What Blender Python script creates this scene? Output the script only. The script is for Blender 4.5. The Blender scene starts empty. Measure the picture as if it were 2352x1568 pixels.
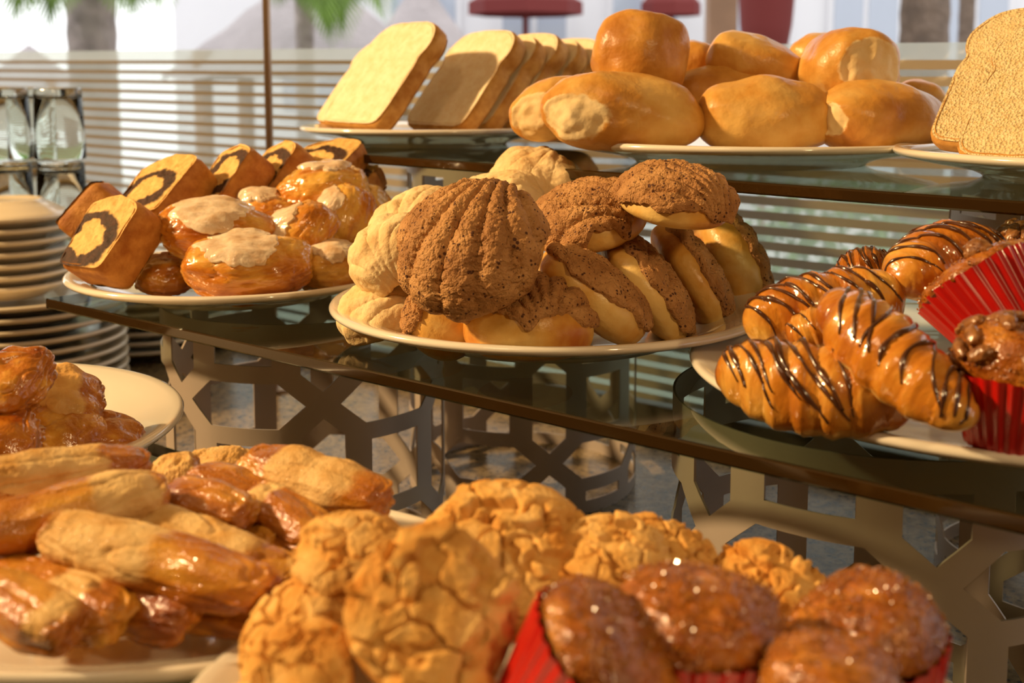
import bpy, math, random
import numpy as np
from math import pi, sin, cos, radians
from mathutils import Vector, Matrix
from mathutils.geometry import delaunay_2d_cdt

SC = bpy.context.scene
COL = SC.collection
rng = random.Random(7)

# ------------------------------------------------------------------ camera model
FPX, Y0, PITCH, CZ = 2620.0, 484.0, radians(6.3), 1.31
CP, SP = cos(PITCH), sin(PITCH)
COUNTER = 0.90


def at(px, py, d):
    """world point on the sight line of a photo pixel, d metres along the lens axis"""
    fx, fy = (px - 1176) / FPX, (py - Y0) / FPX
    return Vector((fx * d, d * (CP - fy * SP), CZ - d * (SP + fy * CP)))


def onz(px, py, z):
    fx, fy = (px - 1176) / FPX, (py - Y0) / FPX
    d = (CZ - z) / (SP + fy * CP)
    return at(px, py, d)


def pt(x, d, H):
    """lens-axis depth d, sideways x, H metres under the lens"""
    fy = (H / d - SP) / CP
    return Vector((x, d * (CP - fy * SP), CZ - H))


# ------------------------------------------------------------------ numpy noise
_pr = np.random.RandomState(11)
PERM = np.concatenate([_pr.permutation(256)] * 3)
G = _pr.normal(size=(256, 3)); G /= np.linalg.norm(G, axis=1)[:, None]
JIT = _pr.rand(256, 3)


def _hash(i, j, k):
    return PERM[PERM[PERM[i & 255] + (j & 255)] + (k & 255)]


def noise(P):
    P = np.asarray(P, float)
    I = np.floor(P).astype(int); f = P - I
    w = f * f * f * (f * (f * 6 - 15) + 10)
    out = 0
    for dx in (0, 1):
        for dy in (0, 1):
            for dz in (0, 1):
                g = G[_hash(I[..., 0] + dx, I[..., 1] + dy, I[..., 2] + dz)]
                d = f - np.array([dx, dy, dz])
                wt = (w[..., 0] if dx else 1 - w[..., 0]) * (w[..., 1] if dy else 1 - w[..., 1]) * (w[..., 2] if dz else 1 - w[..., 2])
                out = out + wt * (g * d).sum(-1)
    return out * 1.5


def fbm(P, o=4, g=.5):
    s, a, t = 0, 1.0, 0
    for i in range(o):
        s = s + a * noise(P * (2 ** i) + 17.3 * i); t += a; a *= g
    return s / t


def voro(P):
    P = np.asarray(P, float)
    I = np.floor(P).astype(int)
    f1 = np.full(P.shape[:-1], 9.0); f2 = f1.copy(); cid = np.zeros(P.shape[:-1])
    for dx in (-1, 0, 1):
        for dy in (-1, 0, 1):
            for dz in (-1, 0, 1):
                J = I + np.array([dx, dy, dz])
                h = _hash(J[..., 0], J[..., 1], J[..., 2])
                d = np.linalg.norm(J + JIT[h] - P, axis=-1)
                n = d < f1
                f2 = np.where(n, f1, np.minimum(f2, d)); cid = np.where(n, h / 255.0, cid); f1 = np.where(n, d, f1)
    return f1, f2, cid


def sstep(a, b, x):
    t = np.clip((x - a) / (b - a), 0, 1)
    return t * t * (3 - 2 * t)


# ------------------------------------------------------------------ object helpers
def link(o, parent=None):
    COL.objects.link(o)
    if parent is not None:
        o.parent = parent
    return o


def meshobj(name, verts, faces, mats, parent=None, smooth=True, attr=None, fm=None):
    me = bpy.data.meshes.new(name)
    me.from_pydata([tuple(v) for v in verts], [], faces)
    if not isinstance(mats, (list, tuple)):
        mats = [mats]
    for m in mats:
        me.materials.append(m)
    if smooth:
        me.polygons.foreach_set('use_smooth', [True] * len(me.polygons))
    if fm is not None:
        me.polygons.foreach_set('material_index', fm)
    if attr is not None:
        a = me.attributes.new('m', 'FLOAT', 'POINT')
        a.data.foreach_set('value', np.asarray(attr, dtype=np.float32).ravel())
    me.update()
    return link(bpy.data.objects.new(name, me), parent)


def tag(o, label, cat, group=None, kind=None):
    o['label'] = label
    o['category'] = cat
    if group: o['group'] = group
    if kind: o['kind'] = kind
    return o


def structure(o, label=None, cat=None):
    o['kind'] = 'structure'
    if label: o['label'] = label
    if cat: o['category'] = cat
    return o


def empty(name, M):
    o = bpy.data.objects.new(name, None)
    o.empty_display_size = .02
    link(o); o.matrix_world = M
    return o


def frame_z(z, spin=0.0):
    z = Vector(z).normalized()
    h = Vector((0, 0, 1)) if abs(z.z) < .9 else Vector((0, 1, 0))
    x = h.cross(z).normalized(); y = z.cross(x)
    R = Matrix((x, y, z)).transposed()
    return R @ Matrix.Rotation(spin, 3, 'Z')


def frame_x(x, zh=(0, 0, 1)):
    x = Vector(x).normalized(); zh = Vector(zh)
    y = zh.cross(x).normalized(); z = x.cross(y)
    return Matrix((x, y, z)).transposed()


def TR(loc, R):
    return Matrix.Translation(loc) @ R.to_4x4()


def grid(surf, nu, nv, disp=None, vmax=None, attr=None, cap=True):
    """closed (cap) or open shell grown from pole v=0; returns verts, faces, attr"""
    u = np.arange(nu) / nu * 2 * pi
    v = np.linspace(0, 1, nv + 1)
    U = np.tile(u, (nv + 1, 1)); T = np.tile(v[:, None], (1, nu))
    V = T.copy()
    if vmax is not None:
        V = V * vmax(u)[None, :]
    P = surf(U, V)
    e = 2e-3
    Vc = np.clip(V, .006, .994)
    dU = surf(U + e, Vc) - surf(U - e, Vc)
    dV = surf(U, Vc + e) - surf(U, Vc - e)
    N = np.cross(dU, dV); N /= np.linalg.norm(N, axis=-1)[..., None] + 1e-12
    c = surf(np.tile(u, (9, 1)), np.tile(np.linspace(.05, .95, 9)[:, None], (1, nu))).reshape(-1, 3).mean(0)
    flip = (N * (P - c)).sum() < 0
    if flip: N = -N
    A = attr(U, T, P, N) if attr else None
    if disp is not None:
        P = P + N * disp(U, T, P, N)[..., None]
    top = P[0].mean(0)
    rows = P[1:-1] if cap else P[1:]
    vs = [top[None]] + [rows.reshape(-1, 3)]
    n = len(rows)
    if cap: vs.append(P[-1].mean(0)[None])
    vs = np.concatenate(vs)
    F = []
    idx = lambda r, k: 1 + r * nu + (k % nu)
    for k in range(nu):
        F.append((0, idx(0, k), idx(0, k + 1)))
    for r in range(n - 1):
        for k in range(nu):
            F.append((idx(r, k), idx(r + 1, k), idx(r + 1, k + 1), idx(r, k + 1)))
    if cap:
        L = len(vs) - 1
        for k in range(nu):
            F.append((idx(n - 1, k), L, idx(n - 1, k + 1)))
    # face orientation: test one quad
    q = F[nu + (n // 2) * nu] if n > 2 else F[0]
    a, b, c2 = vs[q[0]], vs[q[1]], vs[q[2]]
    if np.dot(np.cross(b - a, c2 - a), (a + c2) / 2 - c) < 0:
        F = [tuple(reversed(f)) for f in F]
    at_ = None
    if A is not None:
        at_ = np.concatenate([[A[0].mean()], (A[1:-1] if cap else A[1:]).ravel()] + ([[A[-1].mean()]] if cap else []))
    return vs, F, at_


def shell(name, surf, nu, nv, mat, parent=None, disp=None, vmax=None, attr=None, cap=True):
    vs, F, a = grid(surf, nu, nv, disp, vmax, attr, cap)
    return meshobj(name, vs, F, mat, parent, attr=a)


def lathe(prof, n=96):
    """(verts, faces) of a profile [(r, z)...] revolved about z"""
    vs, F = [], []
    m = len(prof)
    for r, z in prof:
        for k in range(n):
            a = 2 * pi * k / n
            vs.append((r * cos(a), r * sin(a), z))
    for i in range(m - 1):
        for k in range(n):
            k2 = (k + 1) % n
            F.append((i * n + k, i * n + k2, (i + 1) * n + k2, (i + 1) * n + k))
    return vs, F


def lathe_obj(name, prof, mat, parent=None, n=96, closed=True):
    pr = list(prof)
    vs, F = lathe(pr, n)
    if closed:                                     # fill discs at both ends when r > 0
        F.append(tuple(reversed(range(n))))
        F.append(tuple(range((len(pr) - 1) * n, len(pr) * n)))
    o = meshobj(name, vs, F, mat, parent)
    me = o.data
    me.set_sharp_from_angle(angle=radians(50))
    return o


def tube(pts, r, k=8, closed=False, flat=1.0, norms=None):
    """verts, faces of a tube; r scalar or list; flat squashes it along norms"""
    pts = [np.array(p, float) for p in pts]
    n = len(pts)
    rs = [r] * n if np.isscalar(r) else list(r)
    vs, F = [], []
    prev = None
    for i, p in enumerate(pts):
        t = pts[min(i + 1, n - 1)] - pts[max(i - 1, 0)]
        t = t / (np.linalg.norm(t) + 1e-12)
        if norms is not None:
            nn = np.array(norms[i], float)
        else:
            nn = prev if prev is not None else (np.array([0, 0, 1.0]) if abs(t[2]) < .9 else np.array([1.0, 0, 0]))
        nn = nn - t * np.dot(nn, t); nn /= np.linalg.norm(nn) + 1e-12
        prev = nn
        b = np.cross(t, nn)
        for j in range(k):
            a = 2 * pi * j / k
            vs.append(p + rs[i] * (b * cos(a) + nn * sin(a) * flat))
    for i in range(n - 1):
        for j in range(k):
            j2 = (j + 1) % k
            F.append((i * k + j, i * k + j2, (i + 1) * k + j2, (i + 1) * k + j))
    F.append(tuple(reversed(range(k)))); F.append(tuple(range((n - 1) * k, n * k)))
    return vs, F


def boxv(lo, hi):
    x0, y0, z0 = lo; x1, y1, z1 = hi
    vs = [(x0, y0, z0), (x1, y0, z0), (x1, y1, z0), (x0, y1, z0), (x0, y0, z1), (x1, y0, z1), (x1, y1, z1), (x0, y1, z1)]
    F = [(0, 3, 2, 1), (4, 5, 6, 7), (0, 1, 5, 4), (1, 2, 6, 5), (2, 3, 7, 6), (3, 0, 4, 7)]
    return vs, F


def box(name, lo, hi, mat, parent=None, bevel=0):
    vs, F = boxv(lo, hi)
    o = meshobj(name, vs, F, mat, parent, smooth=False)
    if bevel:
        b = o.modifiers.new('bev', 'BEVEL'); b.width = bevel; b.segments = 2
    return o


# ------------------------------------------------------------------ materials
def new_mat(name):
    m = bpy.data.materials.new(name); m.use_nodes = True
    nt = m.node_tree; nt.nodes.clear()
    out = nt.nodes.new('ShaderNodeOutputMaterial')
    return m, nt, out


def N(nt, t, **kw):
    n = nt.nodes.new(t)
    for k, v in kw.items():
        if k.startswith('i_'):
            n.inputs[k[2:].replace('_', ' ')].default_value = v
        else:
            setattr(n, k, v)
    return n


def rgba(c): return (c[0], c[1], c[2], 1)


def ramp(nt, stops, fac):
    r = nt.nodes.new('ShaderNodeValToRGB')
    el = r.color_ramp.elements
    while len(el) < len(stops): el.new(.5)
    for e, (p, c) in zip(el, stops):
        e.position = p; e.color = rgba(c)
    nt.links.new(fac, r.inputs[0])
    return r.outputs[0]


def coords(nt, vary=True):
    tc = N(nt, 'ShaderNodeTexCoord')
    if not vary: return tc.outputs['Object']
    oi = N(nt, 'ShaderNodeObjectInfo')
    mu = N(nt, 'ShaderNodeMath', operation='MULTIPLY'); mu.inputs[1].default_value = 3.7
    nt.links.new(oi.outputs['Random'], mu.inputs[0])
    ad = N(nt, 'ShaderNodeVectorMath', operation='ADD')
    nt.links.new(tc.outputs['Object'], ad.inputs[0]); nt.links.new(mu.outputs[0], ad.inputs[1])
    return ad.outputs[0]


def food(name, stops, scale=40, rough=.55, coat=0.0, coat_rough=.15, bumps=(), mask=None, sss=0.0,
         stretch=None, detail=6, spec=.4, pits=None, rough_var=0.0):
    """stops: colour ramp over soft noise; mask: (stops2, noise scale, rough2, coat2) shown where vertex attribute m > .5 (ragged);
    pits: (scale, colour, threshold) dark little pores; bumps: (kind, scale, metres)"""
    m, nt, out = new_mat(name)
    L = nt.links.new
    co = coords(nt)
    vec = co
    if stretch:
        mp = N(nt, 'ShaderNodeMapping'); mp.inputs['Scale'].default_value = stretch
        L(co, mp.inputs[0]); vec = mp.outputs[0]
    nz = N(nt, 'ShaderNodeTexNoise', i_Scale=scale, i_Detail=detail, i_Roughness=.6)
    L(vec, nz.inputs['Vector'])
    col = ramp(nt, stops, nz.outputs[0])
    b = N(nt, 'ShaderNodeBsdfPrincipled')
    b.inputs['Specular IOR Level'].default_value = spec
    b.inputs['Roughness'].default_value = rough
    b.inputs['Coat Weight'].default_value = coat
    b.inputs['Coat Roughness'].default_value = coat_rough
    if mask:
        st2, msc, r2, c2 = mask
        at_ = N(nt, 'ShaderNodeAttribute', attribute_name='m')
        n2 = N(nt, 'ShaderNodeTexNoise', i_Scale=msc, i_Detail=5)
        L(co, n2.inputs['Vector'])
        sub = N(nt, 'ShaderNodeMath', operation='SUBTRACT'); sub.inputs[1].default_value = .5
        L(n2.outputs[0], sub.inputs[0])
        mul = N(nt, 'ShaderNodeMath', operation='MULTIPLY_ADD'); mul.inputs[1].default_value = 1.6
        L(sub.outputs[0], mul.inputs[0]); L(at_.outputs['Fac'], mul.inputs[2])
        mr = N(nt, 'ShaderNodeMapRange'); mr.inputs[1].default_value = .38; mr.inputs[2].default_value = .62
        L(mul.outputs[0], mr.inputs[0])
        n3 = N(nt, 'ShaderNodeTexNoise', i_Scale=scale * 1.7, i_Detail=6); L(co, n3.inputs['Vector'])
        col2 = ramp(nt, st2, n3.outputs[0])
        mx = N(nt, 'ShaderNodeMix', data_type='RGBA')
        L(mr.outputs[0], mx.inputs[0]); L(col, mx.inputs[6]); L(col2, mx.inputs[7]); col = mx.outputs[2]
        for nm, a0, a1 in (('Roughness', rough, r2), ('Coat Weight', coat, c2)):
            mm = N(nt, 'ShaderNodeMapRange'); mm.inputs[3].default_value = a0; mm.inputs[4].default_value = a1
            L(mr.outputs[0], mm.inputs[0]); L(mm.outputs[0], b.inputs[nm])
    if pits:
        ps, pc, pth = pits
        vo = N(nt, 'ShaderNodeTexVoronoi', i_Scale=ps); L(co, vo.inputs['Vector'])
        n4 = N(nt, 'ShaderNodeTexNoise', i_Scale=ps * .35, i_Detail=2); L(co, n4.inputs['Vector'])
        mu2 = N(nt, 'ShaderNodeMath', operation='MULTIPLY_ADD'); mu2.inputs[1].default_value = .9; mu2.inputs[2].default_value = -.36
        L(n4.outputs[0], mu2.inputs[0])
        s2 = N(nt, 'ShaderNodeMath', operation='SUBTRACT'); L(vo.outputs[0], s2.inputs[0]); L(mu2.outputs[0], s2.inputs[1])
        mr2 = N(nt, 'ShaderNodeMapRange'); mr2.inputs[1].default_value = pth; mr2.inputs[2].default_value = pth + .12
        mr2.inputs[3].default_value = 1; mr2.inputs[4].default_value = 0
        L(s2.outputs[0], mr2.inputs[0])
        mx2 = N(nt, 'ShaderNodeMix', data_type='RGBA'); mx2.inputs[7].default_value = rgba(pc)
        L(mr2.outputs[0], mx2.inputs[0]); L(col, mx2.inputs[6]); col = mx2.outputs[2]
    L(col, b.inputs['Base Color'])
    if sss:
        b.inputs['Subsurface Weight'].default_value = sss
        b.inputs['Subsurface Radius'].default_value = (1, .55, .25)
        b.inputs['Subsurface Scale'].default_value = .006
    prev = None
    for kind, s, dist, *dt in bumps:
        if kind == 'noise':
            t = N(nt, 'ShaderNodeTexNoise', i_Scale=s, i_Detail=dt[0] if dt else 5, i_Roughness=.6); o = t.outputs[0]
            L(vec, t.inputs['Vector'])
        elif kind == 'cells':
            t = N(nt, 'ShaderNodeTexVoronoi', i_Scale=s); o = t.outputs[0]; L(co, t.inputs['Vector'])
        elif kind == 'crack':
            t = N(nt, 'ShaderNodeTexVoronoi', feature='DISTANCE_TO_EDGE', i_Scale=s)
            nn = N(nt, 'ShaderNodeTexNoise', i_Scale=s * 1.4, i_Detail=3)
            L(co, nn.inputs['Vector'])
            vm = N(nt, 'ShaderNodeVectorMath', operation='MULTIPLY_ADD')
            vm.inputs[1].default_value = (.8 / s,) * 3
            L(nn.outputs[1], vm.inputs[0]); L(co, vm.inputs[2]); L(vm.outputs[0], t.inputs['Vector'])
            mr3 = N(nt, 'ShaderNodeMapRange'); mr3.inputs[2].default_value = .12
            L(t.outputs[0], mr3.inputs[0]); o = mr3.outputs[0]
        bp = N(nt, 'ShaderNodeBump'); bp.inputs['Distance'].default_value = dist; bp.inputs['Strength'].default_value = 1
        L(o, bp.inputs['Height'])
        if prev is not None: L(prev, bp.inputs['Normal'])
        prev = bp.outputs[0]
    if prev is not None:
        L(prev, b.inputs['Normal'])
        if coat: L(prev, b.inputs['Coat Normal'])
    L(b.outputs[0], out.inputs[0])
    return m


def plain(name, c, rough=.5, metal=0.0, coat=0.0, bump=None, spec=.5, var=0.0, vscale=20):
    m, nt, out = new_mat(name)
    b = N(nt, 'ShaderNodeBsdfPrincipled')
    b.inputs['Base Color'].default_value = rgba(c); b.inputs['Roughness'].default_value = rough
    b.inputs['Metallic'].default_value = metal; b.inputs['Coat Weight'].default_value = coat
    b.inputs['Specular IOR Level'].default_value = spec
    co = coords(nt, False)
    if var:
        nz = N(nt, 'ShaderNodeTexNoise', i_Scale=vscale, i_Detail=4); nt.links.new(co, nz.inputs['Vector'])
        cc = ramp(nt, [(.3, [x * (1 - var) for x in c]), (.7, [min(1, x * (1 + var)) for x in c])], nz.outputs[0])
        nt.links.new(cc, b.inputs['Base Color'])
    if bump:
        nz = N(nt, 'ShaderNodeTexNoise', i_Scale=bump[0], i_Detail=4); nt.links.new(co, nz.inputs['Vector'])
        bp = N(nt, 'ShaderNodeBump'); bp.inputs['Distance'].default_value = bump[1]
        nt.links.new(nz.outputs[0], bp.inputs['Height']); nt.links.new(bp.outputs[0], b.inputs['Normal'])
    nt.links.new(b.outputs[0], out.inputs[0])
    return m


def thin_glass(name, tint=(.8, .84, .8), rough=0.0, ior=1.5):
    """sheet glass: straight-through tinted transmission and Fresnel reflection"""
    m, nt, out = new_mat(name)
    tr = N(nt, 'ShaderNodeBsdfTransparent'); tr.inputs[0].default_value = rgba(tint)
    gl = N(nt, 'ShaderNodeBsdfGlossy'); gl.inputs['Roughness'].default_value = rough
    fr = N(nt, 'ShaderNodeFresnel'); fr.inputs[0].default_value = ior
    ge = N(nt, 'ShaderNodeNewGeometry')
    ml = N(nt, 'ShaderNodeMath', operation='MULTIPLY'); iv = N(nt, 'ShaderNodeMath', operation='SUBTRACT'); iv.inputs[0].default_value = 1
    nt.links.new(ge.outputs['Backfacing'], iv.inputs[1]); nt.links.new(iv.outputs[0], ml.inputs[0]); nt.links.new(fr.outputs[0], ml.inputs[1])
    mx = N(nt, 'ShaderNodeMixShader')
    nt.links.new(ml.outputs[0], mx.inputs[0]); nt.links.new(tr.outputs[0], mx.inputs[1]); nt.links.new(gl.outputs[0], mx.inputs[2])
    nt.links.new(mx.outputs[0], out.inputs[0])
    return m

# ------------------------------------------------------------------ palette
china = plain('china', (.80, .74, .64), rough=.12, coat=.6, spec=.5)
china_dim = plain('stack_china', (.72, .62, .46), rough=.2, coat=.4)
glass_shelf = thin_glass('shelf_glass', (.66, .72, .66))
glass_edge = plain('glass_edge', (.030, .014, .003), rough=.10, coat=.5, spec=.6)  # dark amber stands in for pastries reflected inside the glass
steel = plain('brushed_metal', (.55, .46, .40), rough=.42, metal=.45, bump=(900, .00004), var=.06, vscale=14)
bronze = plain('bronze_post', (.30, .20, .13), rough=.3, metal=.9)
tumbler = None
granite = food('granite', [(.3, (.05, .04, .025)), (.45, (.16, .11, .055)), (.6, (.26, .185, .095)), (.72, (.08, .055, .03))], scale=90, rough=.22, coat=.0,
               pits=(160, (.03, .025, .02), .12), spec=.5)
dark_wood = plain('dark_wood', (.10, .055, .03), rough=.5)

M = {}
M['roll'] = food('roll_crust', [(.32, (.44, .17, .022)), (.5, (.63, .31, .06)), (.66, (.74, .45, .13))], scale=20, rough=.42, coat=.14, coat_rough=.25, detail=4,
                 bumps=[('noise', 60, .0014, 3), ('noise', 300, .00018, 2)], mask=([(.35, (.72, .52, .25)), (.65, (.84, .68, .40))], 90, .7, 0.0))
M['crumb'] = food('white_crumb', [(.35, (.76, .57, .29)), (.62, (.86, .70, .41))], scale=150, rough=.85, spec=.15, sss=.15,
                  bumps=[('cells', 560, .0016), ('noise', 300, .0006)], pits=(640, (.66, .46, .20), .10))
M['crust'] = food('loaf_crust', [(.35, (.40, .165, .03)), (.62, (.62, .33, .09))], scale=60, rough=.7, spec=.2, bumps=[('noise', 220, .0006)])
M['wheat'] = food('wheat_crumb', [(.35, (.82, .64, .40)), (.62, (.90, .77, .56))], scale=90, rough=.85, spec=.15, sss=.15,
                  bumps=[('noise', 420, .0005)], pits=(600, (.74, .50, .22), .04))
M['bun'] = food('concha_bun', [(.34, (.46, .14, .012)), (.48, (.70, .37, .07)), (.62, (.82, .57, .20))], scale=17, rough=.4, coat=.2, coat_rough=.25, detail=4,
                bumps=[('noise', 50, .0012, 3), ('noise', 380, .00025, 2)], mask=([(.35, (.46, .13, .014)), (.65, (.62, .25, .035))], 40, .28, .4))
M['cocoa'] = food('cocoa_paste', [(.3, (.28, .12, .036)), (.5, (.43, .212, .072)), (.68, (.57, .31, .12))], scale=45, rough=.7, spec=.35,
                  bumps=[('crack', 130, .00035), ('noise', 380, .0006, 4), ('cells', 800, .0004)], pits=(330, (.09, .03, .012), .04))
M['vanilla'] = food('vanilla_paste', [(.34, (.74, .50, .23)), (.62, (.86, .67, .38))], scale=40, rough=.75, spec=.25, sss=.12,
                    bumps=[('noise', 120, .0010), ('noise', 520, .0004)])
M['cake'] = None
M['cake_crust'] = food('cake_crust', [(.34, (.36, .115, .014)), (.62, (.62, .28, .06))], scale=60, rough=.6, bumps=[('noise', 260, .0009), ('noise', 700, .0004)], spec=.3)
M['danish'] = food('glazed_pastry', [(.32, (.34, .085, .005)), (.46, (.56, .20, .016)), (.60, (.78, .45, .09))], scale=26, rough=.28, coat=1.0, coat_rough=.07, detail=5,
                   bumps=[('noise', 60, .0016, 3), ('noise', 260, .0004, 2)], stretch=(.5, 1, 1.6))
M['icing'] = food('icing', [(.35, (.64, .43, .25)), (.60, (.82, .68, .51))], scale=70, rough=.3, coat=.5, coat_rough=.12, bumps=[('noise', 80, .0012, 3)], sss=.1)
M['croissant'] = food('croissant_crust', [(.34, (.33, .08, .005)), (.50, (.55, .20, .017)), (.68, (.78, .43, .08))], scale=24, rough=.28, coat=1.0, coat_rough=.08, detail=5,
                      bumps=[('noise', 60, .0012, 3), ('noise', 300, .00025, 2)], mask=([(.35, (.76, .46, .13)), (.65, (.84, .60, .24))], 60, .45, .3), stretch=(1.6, .6, .8))
M['choc'] = food('chocolate', [(.35, (.045, .013, .005)), (.65, (.10, .034, .013))], scale=80, rough=.22, coat=.8, coat_rough=.08, bumps=[('noise', 200, .0002, 2)])
M['puff'] = food('puff_pastry', [(.32, (.24, .05, .003)), (.48, (.47, .155, .011)), (.64, (.68, .33, .045))], scale=36, rough=.26, coat=1.0, coat_rough=.08, detail=5,
                 bumps=[('noise', 70, .0018, 3), ('noise', 420, .0006, 3), ('cells', 1100, .00025)], mask=([(.35, (.56, .29, .065)), (.62, (.76, .52, .22))], 45, .7, 0.1), stretch=(.45, 1, 1.8))
M['turnover'] = food('turnover_pastry', [(.34, (.26, .055, .003)), (.50, (.50, .17, .012)), (.66, (.78, .42, .07))], scale=40, rough=.28, coat=1.0, coat_rough=.08, detail=5,
                     bumps=[('noise', 70, .0016, 3), ('noise', 320, .0005, 3)], mask=([(.35, (.56, .27, .055)), (.65, (.72, .44, .14))], 60, .6, .1))
M['cookie'] = food('crackled_cookie', [(.33, (.56, .23, .035)), (.5, (.72, .40, .11)), (.66, (.82, .53, .20))], scale=50, rough=.8, spec=.2,
                   bumps=[('noise', 120, .0013), ('noise', 520, .0006)])
M['cookie_base'] = food('cookie_base', [(.34, (.54, .22, .03)), (.62, (.72, .40, .11))], scale=40, rough=.7, bumps=[('noise', 160, .0007)], spec=.25)
M['muffin'] = food('muffin_cake', [(.32, (.17, .036, .002)), (.5, (.36, .105, .008)), (.66, (.56, .23, .032))], scale=60, rough=.34, coat=.7, coat_rough=.09, detail=5,
                   bumps=[('noise', 110, .0026, 3), ('noise', 420, .0006, 3)])
M['nut'] = food('chopped_nut', [(.35, (.14, .045, .012)), (.65, (.38, .16, .045))], scale=200, rough=.35, coat=.8, bumps=[('noise', 400, .0005, 3)])
M['sugar'] = plain('sugar_crystal', (.42, .16, .02), rough=.24, coat=1.0, spec=1.0)
M['red_paper'] = plain('red_paper', (.46, .005, .004), rough=.3, coat=.5, spec=.5, var=.12, vscale=60)


def cake_mat():
    """pale crumb with one dark ribbon swirl"""
    m, nt, out = new_mat('marble_crumb')
    L = nt.links.new
    tc = N(nt, 'ShaderNodeTexCoord'); oi = N(nt, 'ShaderNodeObjectInfo')
    va = N(nt, 'ShaderNodeVectorMath', operation='MULTIPLY_ADD'); va.inputs[1].default_value = (.022, 0, .014); va.inputs[2].default_value = (-.011, 0, -.007)
    L(oi.outputs['Random'], va.inputs[0])
    vb = N(nt, 'ShaderNodeVectorMath', operation='ADD'); L(tc.outputs['Object'], vb.inputs[0]); L(va.outputs[0], vb.inputs[1])
    co = vb.outputs[0]
    nz = N(nt, 'ShaderNodeTexNoise', i_Scale=34, i_Detail=4); L(co, nz.inputs['Vector'])
    ad = N(nt, 'ShaderNodeVectorMath', operation='MULTIPLY_ADD'); ad.inputs[1].default_value = (.030,) * 3
    L(nz.outputs[1], ad.inputs[0]); L(co, ad.inputs[2])
    mp = N(nt, 'ShaderNodeMapping'); mp.inputs['Location'].default_value = (-.015 * 30, 0, -.013 * 42); mp.inputs['Scale'].default_value = (30, 0, 42)
    L(ad.outputs[0], mp.inputs[0])
    ln = N(nt, 'ShaderNodeVectorMath', operation='LENGTH'); L(mp.outputs[0], ln.inputs[0])
    a = N(nt, 'ShaderNodeMapRange'); a.inputs[1].default_value = .60; a.inputs[2].default_value = .66; L(ln.outputs['Value'], a.inputs[0])
    b_ = N(nt, 'ShaderNodeMapRange'); b_.inputs[1].default_value = 1.02; b_.inputs[2].default_value = 1.12; b_.inputs[3].default_value = 1; b_.inputs[4].default_value = 0
    L(ln.outputs['Value'], b_.inputs[0])
    mu = N(nt, 'ShaderNodeMath', operation='MULTIPLY'); L(a.outputs[0], mu.inputs[0]); L(b_.outputs[0], mu.inputs[1])
    n2 = N(nt, 'ShaderNodeTexNoise', i_Scale=160, i_Detail=5); L(co, n2.inputs['Vector'])
    c1 = ramp(nt, [(.3, (.62, .34, .09)), (.65, (.80, .52, .18))], n2.outputs[0])
    c2 = ramp(nt, [(.3, (.025, .010, .005)), (.7, (.08, .03, .015))], n2.outputs[0])
    mx = N(nt, 'ShaderNodeMix', data_type='RGBA'); L(mu.outputs[0], mx.inputs[0]); L(c1, mx.inputs[6]); L(c2, mx.inputs[7])
    p = N(nt, 'ShaderNodeBsdfPrincipled'); p.inputs['Roughness'].default_value = .7; p.inputs['Specular IOR Level'].default_value = .3
    L(mx.outputs[2], p.inputs['Base Color'])
    n3 = N(nt, 'ShaderNodeTexNoise', i_Scale=420, i_Detail=4); L(co, n3.inputs['Vector'])
    bp = N(nt, 'ShaderNodeBump'); bp.inputs['Distance'].default_value = .0012; L(n3.outputs[0], bp.inputs['Height']); L(bp.outputs[0], p.inputs['Normal'])
    L(p.outputs[0], out.inputs[0])
    return m


M['cake'] = cake_mat()


# ------------------------------------------------------------------ food makers
def spow(a, p): return np.sign(a) * np.abs(a) ** p


def dome(R, ht, hb, seed, lump=.05, pr=.85, ex=1.0, ey=1.0):
    def s(U, V):
        th = pi * V; c = np.cos(th); st = np.abs(np.sin(th))
        r = R * st ** pr
        z = np.where(c > 0, ht * np.abs(c) ** .95, -hb * np.abs(c) ** .7)
        P = np.stack([r * np.cos(U) * ex, r * np.sin(U) * ey, z], -1)
        return P * (1 + lump * noise(P / R * 1.3 + seed * 3.1))[..., None]
    return s


def loaf(L, Ry, Rz, seed, pr=.55, flat=.75, q=.9, bend=0.0, arch=0.0, taper=0.0, lump=.06, lf=1.3, seg=0, sega=.1, shear=0.0):
    def s(U, V):
        th = pi * V
        x = -L * np.cos(th)
        t = x / L
        prof = np.abs(np.sin(th)) ** pr * (1 + taper * t)
        if seg:
            ph = (t * .5 + .5) * seg + .45 * np.cos(U)
            prof = prof * (1 + sega * (1 - 2 * np.abs((ph - np.floor(ph)) - .35) ** .8))
        y = Ry * prof * spow(np.cos(U), q)
        z = Rz * prof * spow(np.sin(U), q)
        z = np.where(z < 0, z * flat, z)
        y = y + bend * t * t * L + shear * z
        z = z + arch * t * t * L
        P = np.stack([x, y, z], -1)
        S = (L * Ry * Rz) ** (1 / 3)
        return P * (1 + lump * noise(P / S * lf + seed * 2.7))[..., None]
    return s


SEED = [0]


def nseed():
    SEED[0] += 1
    return SEED[0] * 1.37


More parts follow.
